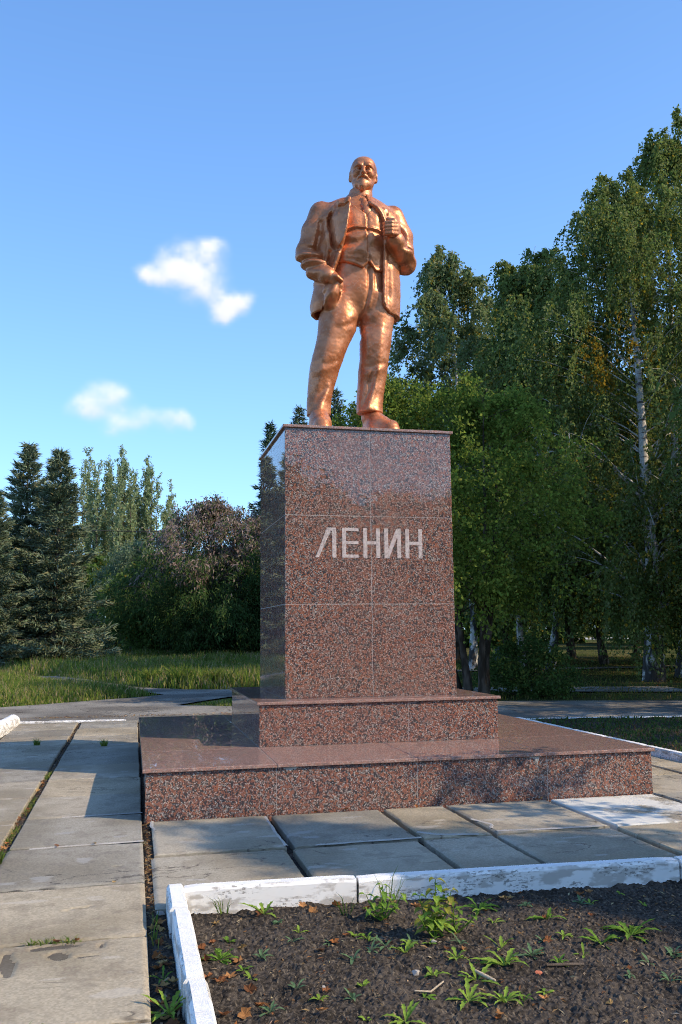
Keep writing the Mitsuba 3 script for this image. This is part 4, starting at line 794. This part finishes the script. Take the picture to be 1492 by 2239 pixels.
# ---------------------------------------------------------------- grass
def blades(seed, P, h, w, cols, p, lean=.35, head=.0):
    """Grass blades: three triangles each, bent over; some end in a pale seed head."""
    r = np.random.default_rng(seed); n = len(P); a = r.uniform(0, 6.28, n); D = np.column_stack([np.cos(a), np.sin(a), 0 * a]); S = np.column_stack([-np.sin(a), np.cos(a), 0 * a]); b = r.uniform(0, 6.28, n); S = np.column_stack([np.cos(b), np.sin(b), 0 * b])
    h = (h * r.uniform(.55, 1.25, n))[:, None]; w = (w * r.uniform(.7, 1.3, n))[:, None]; k = lean * r.uniform(.2, 1.4, (n, 1)); up = np.array([0, 0, 1.0])
    m = P + up * h * .55 + D * h * k * .3; t = P + up * h * (1 - k * .3) + D * h * k
    v = np.stack([P - S * w * .5, P + S * w * .5, m + S * w * .4, m - S * w * .4, t], 1).reshape(-1, 3); i = np.arange(n) * 5
    c = tint(r, n, cols, p); c5 = np.repeat(c, 5, 0); q = r.uniform(0, 1, n) < head; c5.reshape(n, 5, 3)[q, 2:] = np.array([.42, .32, .19]) * r.uniform(.8, 1.25, (q.sum(), 1, 1)); 
    return (v, np.vstack([np.stack([i, i + 1, i + 2], 1), np.stack([i, i + 2, i + 3], 1), np.stack([i + 3, i + 2, i + 4], 1)])), c5
def scatter(r, n, poly_, dens=None):
    q = np.array(poly_); lo, hi = q.min(0), q.max(0); out = []
    while sum(map(len, out)) < n:
        x, y = r.uniform(lo[0], hi[0], 40000), r.uniform(lo[1], hi[1], 40000); k = inside(poly_, x, y)
        if dens is not None: k &= r.uniform(0, 1, len(x)) < dens(x, y)
        out.append(np.column_stack([x[k], y[k]]))
    return np.vstack(out)[:n]
r = np.random.default_rng(77)
GR = ((.12, .19, .035), (.18, .22, .05), (.25, .24, .085), (.075, .13, .025)); GP2 = (.38, .34, .14, .14)
falloff = lambda x, y: np.clip((17 / np.hypot(x - eye[0], y - eye[1]))**1.7, 0, 1)
island = [(-13, 16.2), (-5.6, 14.2), (-4.6, 14.75), (-3.4, 15.75), (-2.35, 16.6), (-1.9, 17.0), (-3.3, 20.1), (-4.8, 23.4), (-6.6, 29.5), (-14, 34)]
far_side = [(-6.0, 30.2), (-3.4, 24.4), (-2.2, 20.8), (-.8, 19.2), (1.0, 18.5), (6, 18.2), (12, 30), (14, 60), (-16, 62)]
isle2 = [(-1.4, 13.3), (-.4, 12.65), (3, 12.4), (5, 12.2), (5, 15.2), (3, 15.9), (-.1, 15.2)]
patchy = lambda x, y: falloff(x, y) * (.35 + .65 * (meshkit.noise(np.stack([x * .45, y * .45, 0 * x], -1), 8) > .42))
parts, cc = [], []
for poly_, n, h, w, d in ((island, 32000, .36, .022, falloff), (far_side, 50000, .50, .036, patchy), (isle2, 9000, .16, .014, None)):
    xy = scatter(r, n, poly_, d); hh = h * (.45 + 1.0 * meshkit.noise(np.column_stack([xy * .55, 0 * xy[:, :1]]), 5)); hh *= np.clip(.35 + .9 * shapely.distance(shapely.boundary(shapely.Polygon(poly_)), shapely.points(xy)), 0, 1)
    m, c = blades(len(parts) + 5, np.column_stack([xy, np.full(len(xy), -.07)]), hh, w, GR, GP2, head=.13); parts.append(m); cc.append(c)
add('meadow_grass', join(parts), 'blade', color=np.vstack(cc), label='tall half dry grass of the meadow left of the pedestal', category='grass', kind='stuff')
lawn = [(6.2, 12.4), (10, 11.0), (20, 8.6), (45, 6), (60, 30), (50, 70), (14, 60), (4, 33), (7, 22)]
xy = scatter(r, 38000, lawn, lambda x, y: np.clip((22 / np.hypot(x - eye[0], y - eye[1]))**1.7, 0, 1))
m, c = blades(9, np.column_stack([xy, np.full(len(xy), -.07)]), .10, .022, ((.13, .15, .035), (.17, .17, .06), (.09, .12, .025), (.20, .13, .05)), (.35, .3, .25, .10))
add('lawn_grass', m, 'blade', color=c, label='short grass of the lawn under the birches', category='grass', kind='stuff')
xy = scatter(r, 9000, [(4.15, 1.8), (12, 1.8), (12, 5.6), (4.15, 6.9)])
m, c = blades(10, np.column_stack([xy, np.full(len(xy), .02)]), .07, .020, ((.06, .11, .035), (.09, .14, .045), (.14, .09, .045)), (.5, .35, .15), lean=.9)
add('ground_cover', m, 'blade', color=c, label='low dark green cover in the right hand bed', category='ground cover', kind='stuff')
# weedy tufts that stand out of the meadow edge
def tuft(n, h, w, seed, cols=GR, lean=.6):
    q = np.random.default_rng(seed); a, d = q.uniform(0, 6.28, n), q.uniform(0, 1, n)**.5 * h * .35
    return blades(seed, np.column_stack([np.cos(a) * d, np.sin(a) * d, 0 * a]), h, w, cols, (.4, .4, .05, .15) if cols is GR else None, lean)
def put(name, mc, loc, bsdf, **lab):
    (v, f), c = mc; return add(name, (v + np.array(loc), f), bsdf, color=c, **lab)
for k, (x, y, h, lab) in enumerate([(-1.15, 20.6, .75, 'tall bright green weed clump at the meadow edge, middle of three'), (-.1, 20.2, .62, 'bright green weed clump at the meadow edge, nearest to the shaft'), (-2.0, 22.0, .6, 'bright green weed clump at the meadow edge, farthest from the shaft')]):
    put('weed_clump', tuft(260, h, .035, 60 + k), (x, y, -.07), 'blade', label=lab, category='weed')
for k, (x, y, lab) in enumerate([(-3.0, 5.55, 'small grass tuft in a paving joint, in the pedestal shadow'), (-3.97, 5.95, 'grass tuft in a paving joint left of the wide joint'), (-3.54, -1.18, 'bright grass tuft at the left frame edge in the wide joint')]):
    put('grass_tuft', tuft(60, .11, .010, 70 + k), (x, y, -.01), 'blade', label=lab, category='grass tuft')

# ---------------------------------------------------------------- weeds in the bed
def leaf_mesh(L, W, az, rise, droop, fold=.25, notch=0.0, n=6, base=.12, side_=1.0):
    """One leaf from the origin: a strip of cross-sections folded along its midrib."""
    s = np.linspace(0, 1, n); wd = W * .85 * np.interp(s, [0, base, .45, .8, 1], [.12, .35, 1, .62, .02]) * (1 - notch * (np.arange(n) % 2))
    x = L * s * math.cos(rise) * (1 - .12 * droop * s); z = L * (math.sin(rise) * s - droop * s * s); c, d = math.cos(az), math.sin(az); v = []
    for i in range(n):
        for o in (-1, 0, 1): v.append((x[i] * c - o * wd[i] / 2 * d, x[i] * d + o * wd[i] / 2 * c, z[i] + abs(o) * wd[i] * fold))
    f = [t for i in range(n - 1) for o in (0, 1) for t in ([i * 3 + o, i * 3 + o + 3, i * 3 + o + 4], [i * 3 + o, i * 3 + o + 4, i * 3 + o + 1])]
    return np.array(v), np.array(f)
def leaf_bsdf(name, col):
    scene[name] = {'type': 'principledthin', 'base_color': mikit.proc(lambda p, n, uv, col=col: mix(tuple(.72 * q for q in col), tuple(1.25 * q for q in col), noise(p.x * 90, p.y * 90, p.z * 90))), 'roughness': .5, 'diff_trans': .6, 'eta': 1.4}; return name
LG = [leaf_bsdf('weed_green', (.15, .27, .045)), leaf_bsdf('weed_bright', (.24, .36, .06)), leaf_bsdf('weed_grey', (.13, .22, .11)), leaf_bsdf('weed_yellow', (.27, .27, .05))]
def zs(x, y): return float(soil_z(np.array([[x]]), np.array([[y]]))[0, 0]) if x > -2.25 else -.03
def rosette(name, x, y, n, L, W, mat, label, seed, rise=(.25, 1.0), whole=False, group=None, notch=.42):
    q = np.random.default_rng(seed); key = thing(name, label, 'weed', group); ms = []; a0 = q.uniform(0, 6.28); z = zs(x, y) - .004
    for i in range(n):
        l = L * 1.2 * q.uniform(.55, 1.15); v, f = leaf_mesh(l, W * q.uniform(.8, 1.2), a0 + i * 2.4 + q.normal(0, .25), q.uniform(*rise), q.uniform(.2, .6), notch=notch, n=9); ms.append((v + [x, y, z], f))
    if whole: labels.pop(key); _used.pop(name) if _used[name] == 0 else _used.__setitem__(name, _used[name] - 1); lab = {'label': label, 'category': 'weed'}; add(name, join(ms), LG[mat], smooth=True, **(lab | ({'group': group} if group else {})))
    else:
        for m in ms: add('leaf', m, LG[mat], key, smooth=True)
W = [(-.18, -3.72, 13, .15, .040, 0, 'dark green toothed weed, left one of the pair at the right side of the bed'), (.03, -3.66, 15, .19, .042, 0, 'largest toothed weed, right one of the pair at the right side of the bed'), (-.80, -3.90, 12, .16, .036, 1, 'bright green weed with long narrow leaves right of the bed centre'),
     (-1.00, -4.03, 12, .15, .034, 1, 'bright jagged weed beside the pale stick'), (-1.13, -4.26, 9, .12, .034, 1, 'fresh green rosette at the bottom edge, left of its twin'), (-.98, -4.31, 16, .13, .026, 1, 'dense fresh green rosette at the bottom edge, right of its twin'), (-1.46, -4.38, 10, .11, .030, 1, 'bright rosette at the bottom frame edge, left of the twin rosettes'),
     (-1.22, -3.60, 6, .12, .036, 1, 'few leaved weed with one upright leaf in the bed centre'), (-2.15, -3.45, 12, .13, .042, 0, 'green weed beside the left kerb among brown leaves'), (-1.84, -2.83, 7, .16, .036, 1, 'weed with long leaves against the front kerb'), (-.60, -3.06, 10, .15, .04, 0, 'dark weed in the shade behind the tall leafy weed'), (-.28, -3.30, 7, .13, .035, 0, 'weed standing alone in the shaded upper part of the bed'),
     (-.70, -3.62, 5, .12, .03, 1, 'weed with a single tall leaf at the shadow edge'), (-1.00, -3.76, 8, .10, .03, 1, 'small fresh weed left of the long leaved weed'), (-1.18, -3.92, 6, .09, .035, 1, 'small light green weed with round leaves left of the bed centre'), (-.60, -3.78, 12, .10, .024, 2, 'grey green weed right of the bed centre')]
for k, (x, y, n, L, w_, m, lab) in enumerate(W): rosette('rosette_weed', x, y, n, L, w_, m, lab, 100 + k)
rosette('rosette_weed', -2.425, -4.02, 15, .17, .034, 1, 'bright jagged weed in the gap left of the kerb', 140)
rosette('rosette_weed', -2.44, -3.62, 6, .11, .020, 0, 'narrow leaved weed in the gap, halfway along the left kerb', 141)
SM = 'small weed seedlings scattered over the bed soil'
q = np.random.default_rng(9); spots = [(-1.76, -3.34), (-2.06, -3.66), (-1.54, -3.97), (-1.38, -3.51), (-1.57, -3.39), (-.53, -3.93), (-1.95, -3.5), (-1.7, -3.2), (-1.35, -3.35), (-1.5, -3.62), (-1.28, -3.45), (-1.62, -4.1), (-.45, -3.6), (-.35, -3.85), (-.9, -3.55), (-1.85, -3.95), (-2.0, -4.15), (-1.3, -4.15), (-.75, -4.25), (-.3, -4.2), (-1.05, -3.5), (.1, -3.95), (-.1, -4.05)] + [(q.uniform(-2.1, .4), q.uniform(-4.4, -2.95)) for _ in range(22)]
for k, (x, y) in enumerate(spots): rosette('seedling_weed', x, y, int(q.integers(4, 9)), q.uniform(.045, .09), q.uniform(.014, .026), int(q.choice([0, 1, 2, 2])), 'small green weed seedling on the dark bed soil', 200 + k, whole=True, group=SM, notch=0)
def leafy(name, x, y, h, tiers, L, W_, mats, label, seed):
    """An upright leafy stem plant: stems, and leaves in crossed pairs."""
    q = np.random.default_rng(seed); key = thing(name, label, 'weed'); z = zs(x, y)
    for sx, sy, hh in [(0, 0, h), (.05, -.02, h * .8), (-.04, .03, h * .66), (.03, .04, h * .55), (-.05, -.03, h * .45)]:
        top = np.array([sx * 2 + q.normal(0, .015), sy * 2 + q.normal(0, .015), hh]); b = np.array([x, y, z - .01]); add('stem', tube([b, b + top * .5 + [sx * .3, 0, 0], b + top], [.005, .004, .002], 5), LG[0], key, smooth=True)
        m = int(tiers * hh / h)
        for i in range(m):
            s = .12 + .88 * (i + 1) / m; c = b + top * s; l = L * (1.15 - .55 * s)
            for a in (0, math.pi):
                v, f = leaf_mesh(l * q.uniform(.8, 1.15), W_ * (1.15 - .5 * s), i * 1.57 + a + q.normal(0, .2), q.uniform(.1, .6), q.uniform(.4, .8), notch=.12, base=.3); add('leaf', (v + c, f), LG[mats[int(q.integers(0, len(mats)))]], key, smooth=True)
leafy('leafy_weed', -1.0, -3.42, .31, 9, .10, .075, (1, 3, 3, 0), 'tall yellow green leafy weed in front of the kerb', 301)
leafy('leafy_weed', -1.2, -3.10, .20, 5, .09, .06, (0, 1), 'dark green leafy weed beside the kerb joint', 302)
leafy('leafy_weed', -.86, -3.36, .17, 4, .08, .05, (0, 1), 'low leafy weed touching the tall yellow green one', 303)
m, c = blades(12, np.array([[-2.47 + q.uniform(-.02, .02), yy, -.03] for yy in np.linspace(-2.75, -3.2, 14)]), .09, .008, GR, GP2); add('grass_tuft', m, 'blade', color=c, label='thin grass stalks in the gap beside the corner block', category='grass tuft')
for k, (x, y, h, lab) in enumerate([(-1.08, -2.80, .22, 'tall grass stalks rising above the front kerb'), (-1.38, -2.98, .11, 'dry grass tuft beside the front kerb'), (-1.28, -2.62, .10, 'grass tuft behind the front kerb at the slab joint'), (-2.07, -2.78, .10, 'grass tuft in the inner corner of the bed')]):
    put('grass_tuft', tuft(12, h, .006, 80 + k, lean=.8), (x, y, .005), 'blade', label=lab, category='grass tuft')
m, c = blades(13, np.array([[q.uniform(-3.12, -2.86), -3.02 + q.normal(0, .022), -.03] for _ in range(150)]), .055, .009, GR, GP2, lean=.9); add('grass_tuft', m, 'blade', color=c, label='low weeds along the slab joint at the lower left', category='grass tuft')
m, c = blades(14, np.array([[q.uniform(-3.05, -2.9), -4.12 + q.normal(0, .022), -.03] for _ in range(70)]), .05, .009, GR, GP2, lean=.9); add('grass_tuft', m, 'blade', color=c, label='low weeds in the slab joint at the bottom frame edge', category='grass tuft')
for k, (y0, y1, n) in enumerate([(2.7, 3.2, 90), (.6, 1.5, 90), (-.5, .1, 60)]):
    m, c = blades(15 + k, np.array([[-3.545 + q.normal(0, .014), q.uniform(y0, y1), -.03] for _ in range(n)]), .05, .008, GR, GP2, lean=.9); add('grass_tuft', m, 'blade', color=c, label=f'{["far", "middle", "near"][k]} green weeds in the wide left joint', category='grass tuft')

# ---------------------------------------------------------------- fallen leaves, chips, sticks
def curled(L, seed):
    """A dry lobed leaf, curled."""
    q = np.random.default_rng(seed); n = 14; a = np.linspace(0, 2 * np.pi, n, endpoint=False); rad = L * .5 * (.72 + .28 * np.cos(5 * a) * q.uniform(.6, 1)) * q.uniform(.85, 1.15, n); x, y = rad * np.cos(a), rad * np.sin(a) * .8
    k1, k2 = q.uniform(-9, 9), q.uniform(2, 10); z = (k1 * x * y + k2 * x * x + k2 * .7 * y * y) + q.normal(0, L * .05, n); v = np.vstack([np.column_stack([x, y, z]), [[0, 0, -.002], [L * .03, L * .02, 0]]]); i = np.arange(n)
    v[:n, 2] += .006; f = np.stack([i, (i + 1) % n, i * 0 + n], 1); b = q.uniform(0, 6.28); c, s = math.cos(b), math.sin(b); t = q.normal(0, .35); v = v[:n + 1] @ np.array([[c, s, 0], [-s, c, 0], [0, 0, 1]]) @ np.array([[1, 0, 0], [0, math.cos(t), math.sin(t)], [0, -math.sin(t), math.cos(t)]])
    col = np.array([(.30, .12, .045), (.22, .095, .045), (.36, .18, .075), (.16, .075, .04), (.40, .26, .11)])[q.integers(0, 5)]; return (v, f), np.tile(col * q.uniform(.75, 1.2), (len(v), 1)) * np.linspace(.85, 1.15, len(v))[:, None]
def drop(n, where, L, label, group, seed, z=None):
    q = np.random.default_rng(seed)
    for i in range(n):
        x, y = where(q); put('fallen_leaf', curled(L * q.uniform(.7, 1.3), seed * 100 + i), (x, y, (zs(x, y) if z is None else z) + .008), 'dry_leaf', label=label, category='leaf', group=group)
drop(16, lambda q: (q.uniform(-2.24, -2.02), q.uniform(-4.6, -2.85)), .075, 'brown fallen leaf inside the left kerb of the bed', 'brown leaves along the left kerb', 1)
drop(15, lambda q: (lambda x: (x, kx(x) - q.uniform(.09, .24)))(q.uniform(-2.1, .6)), .075, 'brown fallen leaf at the foot of the front kerb', 'brown leaves along the front kerb', 2)
drop(26, lambda q: (q.uniform(-2.0, .5), q.uniform(-4.6, -3.0)), .055, 'orange brown fallen leaf on open bed soil', 'fallen leaves out on the bed soil', 3)
drop(26, lambda q: (q.uniform(-2.48, -2.39), q.uniform(-4.7, -2.7)), .07, 'brown fallen leaf in the gap between slabs and left kerb', 'brown leaves in the gap left of the kerb', 4, -.028)
drop(22, lambda q: (-3.545 + q.normal(0, .018), q.uniform(-.9, 2.6)), .06, 'orange fallen leaf in the wide left joint', 'orange leaves in the wide left joint', 5, -.018)
drop(10, lambda q: (q.uniform(-1.0, 1.6), -q.uniform(.03, .09)), .05, 'small orange leaf on the slabs at the foot of the plinth', 'leaves at the foot of the plinth', 6, .004)
drop(6, lambda q: (q.uniform(-3.4, -2.55), q.choice([-1.95, -3.02, -.8]) + q.normal(0, .03)), .05, 'stray orange leaf on the left slabs', 'stray leaves on the left slabs', 7, .004)
def litter(n, where, size, cols, p, seed, zoff=.004, zf=zs):
    q = np.random.default_rng(seed); xy = np.array([where(q) for _ in range(n)]); P = np.column_stack([xy, [zf(*u) + zoff for u in xy]]); a = q.uniform(0, 6.28, n); A = np.column_stack([np.cos(a), np.sin(a), q.normal(0, .25, n)]); N = q.normal(0, .35, (n, 3)) + [0, 0, 1]
    v, f, k = cards(P, A, N, size * q.uniform(.4, 1.5, n), size * q.uniform(.12, .5, n)); return (v, f), np.repeat(tint(q, n, cols, p), k, 0)
BR = ((.20, .10, .045), (.30, .20, .10), (.34, .27, .17), (.12, .07, .04)); BQ = (.3, .3, .2, .2)
m, c = litter(1000, lambda q: (q.uniform(-2.2, .9), q.uniform(-4.9, -2.85)), .030, BR, BQ, 31); add('soil_litter', m, 'dry_leaf', color=c, label='crumbs of dry stalks and leaves strewn over the bed soil', category='litter', kind='stuff')
m, c = litter(900, lambda q: (lambda t: ((-2.435 + q.normal(0, .025), q.uniform(-5, -2.6)) if t < .25 else (-3.545 + q.normal(0, .018), q.uniform(-1, 9)) if t < .6 else (-2.47 + q.normal(0, .012), q.uniform(-2.6, .1))))(q.uniform()), .035, BR, BQ, 32, .004, lambda x, y: -.022); add('joint_litter', m, 'dry_leaf', color=c, label='dry leaf crumbs lying in the paving joints', category='litter', kind='stuff')
m, c = litter(1100, lambda q: (lambda x: (x, 10.75 - .06 * (x + 5) + q.normal(0, .10)))(q.uniform(-7, 2)), .05, BR, BQ, 33, .004, lambda x, y: -.03); add('road_litter', m, 'dry_leaf', color=c, label='line of brown leaves washed together on the asphalt', category='litter', kind='stuff')
m, c = litter(2600, lambda q: (q.uniform(6, 40), q.uniform(12, 44)), .09, ((.28, .15, .05), (.36, .25, .07), (.20, .10, .045)), (.4, .3, .3), 34, .03, lambda x, y: -.05); add('lawn_litter', m, 'dry_leaf', color=c, label='yellow and brown leaves fallen on the shaded lawn', category='litter', kind='stuff')
scene['wood'] = two({'type': 'diffuse', 'reflectance': mikit.proc(lambda p, n, uv: mix((.36, .29, .20), (.52, .44, .33), noise(p.x * 150, p.y * 150, p.z * 60)))})
scene['stone'] = two({'type': 'diffuse', 'reflectance': mikit.proc(lambda p, n, uv: mix((.30, .28, .26), (.46, .43, .40), fbm(p.x * 50, p.y * 50, p.z * 50)))})
scene['brick'] = two({'type': 'diffuse', 'reflectance': mikit.proc(lambda p, n, uv: mix((.40, .12, .07), (.52, .20, .12), noise(p.x * 90, p.y * 90, p.z * 90)))})
def chip(name, x, y, s, bsdf, label, cat, seed, flat_=.6, z=None):
    q = np.random.default_rng(seed); m = trimesh.Trimesh(q.normal(0, 1, (14, 3))).convex_hull; v = unit(np.array(m.vertices)) * s * [1, .8, flat_]; add(name, trimesh.Trimesh(v + [x, y, (zs(x, y) if z is None else z) + s * flat_ * .6], m.faces), bsdf, smooth=40, label=label, category=cat)
chip('brick_chip', -.68, -4.02, .020, 'brick', 'orange red brick chip on the soil right of the jagged weeds', 'brick chip', 1)
chip('pebble', -1.25, -3.87, .024, 'stone', 'grey pebble on the soil below the bed centre', 'pebble', 2)
chip('pebble', -1.03, -3.50, .018, 'stone', 'pale pebble at the shadow edge behind the weeds', 'pebble', 3)
chip('pebble', -1.72, -3.93, .013, 'stone', 'small pebble left of the grey one, near the bottom', 'pebble', 4)
chip('pebble', -2.42, -2.60, .035, 'stone', 'broken stone in the gap beside the corner block', 'pebble', 5, .6, -.03)
add('stick', tube([(-1.0, -3.98, zs(-1, -3.98) + .012), (-.965, -4.04, zs(-.965, -4.04) + .014), (-.93, -4.09, zs(-.93, -4.09) + .012)], [.008, .010, .007], 6), 'wood', smooth=True, label='short pale stick between the two jagged weeds', category='stick')
add('stick', tube([(-.62, -3.98, zs(-.62, -3.98) + .01), (-.52, -3.97, zs(-.52, -3.97) + .012), (-.42, -3.98, zs(-.42, -3.98) + .01)], [.007, .009, .007], 6), 'bark', smooth=True, label='dark stick lying on the soil right of the brick chip', category='stick')
add('stick', tube([(-1.33, -4.10, zs(-1.33, -4.1) + .012), (-1.26, -4.12, zs(-1.26, -4.12) + .012), (-1.18, -4.07, zs(-1.18, -4.07) + .014)], [.005, .006, .004], 5), 'wood', smooth=True, label='thin grey green stalk lying left of the twin rosettes', category='stick')

# ---------------------------------------------------------------- far things: car, shelter, bin, wire
def mat(name, col, rough=.5, metal=0.0): scene[name] = two({'type': 'principled', 'base_color': rgb(*col), 'roughness': rough, 'metallic': metal}); return name
mat('car_paint', (.62, .72, .78), .25); mat('dark_glass', (.02, .03, .035), .08); mat('rubber', (.02, .02, .02), .8); mat('blue_paint', (.16, .30, .52), .4); mat('white_paint', (.75, .77, .78), .5); mat('dark_green_paint', (.02, .05, .03), .5); mat('grey_paint', (.3, .32, .33), .5); mat('cable', (.03, .03, .03), .7)
def xf(m, x, y, a): m = trimesh.Trimesh(np.array(m[0]), np.array(m[1]), process=False) if isinstance(m, tuple) else m.copy(); m.apply_transform(trimesh.transformations.rotation_matrix(a, [0, 0, 1])); m.apply_translation([x, y, -.03]); return m
def prism(pts, y0, y1):
    from shapely.geometry import Polygon
    m = trimesh.creation.extrude_polygon(Polygon(pts), y1 - y0, engine='earcut'); v = np.array(m.vertices); return trimesh.Trimesh(np.column_stack([v[:, 0], y0 + v[:, 2], v[:, 1]]), m.faces[:, ::-1], process=False)
car = thing('parked_car', 'pale blue car parked far behind the thick birch trunks', 'car'); CX, CY, CA = 64.3, 86.5, .25
add('body', xf(prism([(-2.1, .35), (-2.15, .75), (-1.95, .95), (-1.3, 1.0), (.9, .98), (1.9, .85), (2.1, .6), (2.05, .35)], -.82, .82), CX, CY, CA), 'car_paint', car)
rf = add('cabin', xf(prism([(-1.75, .97), (-1.2, 1.42), (.15, 1.45), (.95, .97)], -.72, .72), CX, CY, CA), 'car_paint', car)
for a, b in (((-1.45, 1.02), (-.5, 1.36)), ((-.4, 1.02), (.55, 1.36))): add('window', xf(prism([(a[0], a[1]), (b[0], a[1]), (b[0] - .12 if b[0] > 0 else b[0], b[1]), (a[0] + .3 if a[0] < -1 else a[0], b[1])], -.735, -.722), CX, CY, CA), 'dark_glass', car)
for x in (-1.35, 1.35):
    for y in (-.78, .62):
        w = trimesh.creation.cylinder(.32, .2, sections=20); w.apply_transform(trimesh.transformations.rotation_matrix(np.pi / 2, [1, 0, 0])); w.apply_translation([x, y + .08, .32]); add('wheel', xf(w, CX, CY, CA), 'rubber', car)
add('headlight', xf(box((2.0, -.75, .62), (2.08, -.45, .76)), CX, CY, CA), 'white_paint', car); add('headlight', xf(box((2.0, .45, .62), (2.08, .75, .76)), CX, CY, CA), 'white_paint', car)
sh2 = thing('bus_shelter', 'blue and white roadside shelter seen between the birch stems', 'shelter'); SX, SY, SA = 61.0, 126.0, .45
add('roof', xf(box((-3.2, -1.1, 2.25), (3.2, 1.0, 2.42)), SX, SY, SA), 'grey_paint', sh2); add('fascia', xf(box((-3.25, -1.16, 1.95), (3.25, -1.102, 2.5)), SX, SY, SA), 'blue_paint', sh2); add('fascia_edge', xf(box((-3.25, -1.2, 2.02), (3.25, -1.165, 2.2)), SX, SY, SA), 'white_paint', sh2)
for x in (-3.0, 1.2, 3.0): add('post', xf(box((x - .09, -1.0, 0), (x + .09, -.85, 2.24)), SX, SY, SA), 'white_paint', sh2)
add('back_panel', xf(box((-3.0, .7, .2), (3.0, .78, 2.2)), SX, SY, SA), 'dark_glass', sh2); add('bench', xf(box((-2.4, .2, .4), (2.4, .6, .46)), SX, SY, SA), 'grey_paint', sh2)
bn = thing('litter_bin', 'dark green litter bin on the lawn left of the slim birch', 'bin'); q0 = (14.9, 32.8)
v = trimesh.creation.cylinder(.34, .85, sections=18); v.apply_translation([q0[0], q0[1], .40]); add('drum', v, 'dark_green_paint', bn)
for a in np.arange(18) * np.pi / 9: add('rib', xf(box((.335, -.02, .05), (.36, .02, .85)), 0, 0, a).apply_translation([q0[0], q0[1], .02]), 'dark_green_paint', bn)
wx = np.linspace(-22, 9, 24); add('overhead_wire', tube(np.column_stack([wx, np.full(24, 66.0), 9.95 - .004 * (wx + 6) + .0022 * (wx + 6)**2]), .035, 4), 'cable', label='thin dark overhead wire crossing in front of the poplars', category='wire')
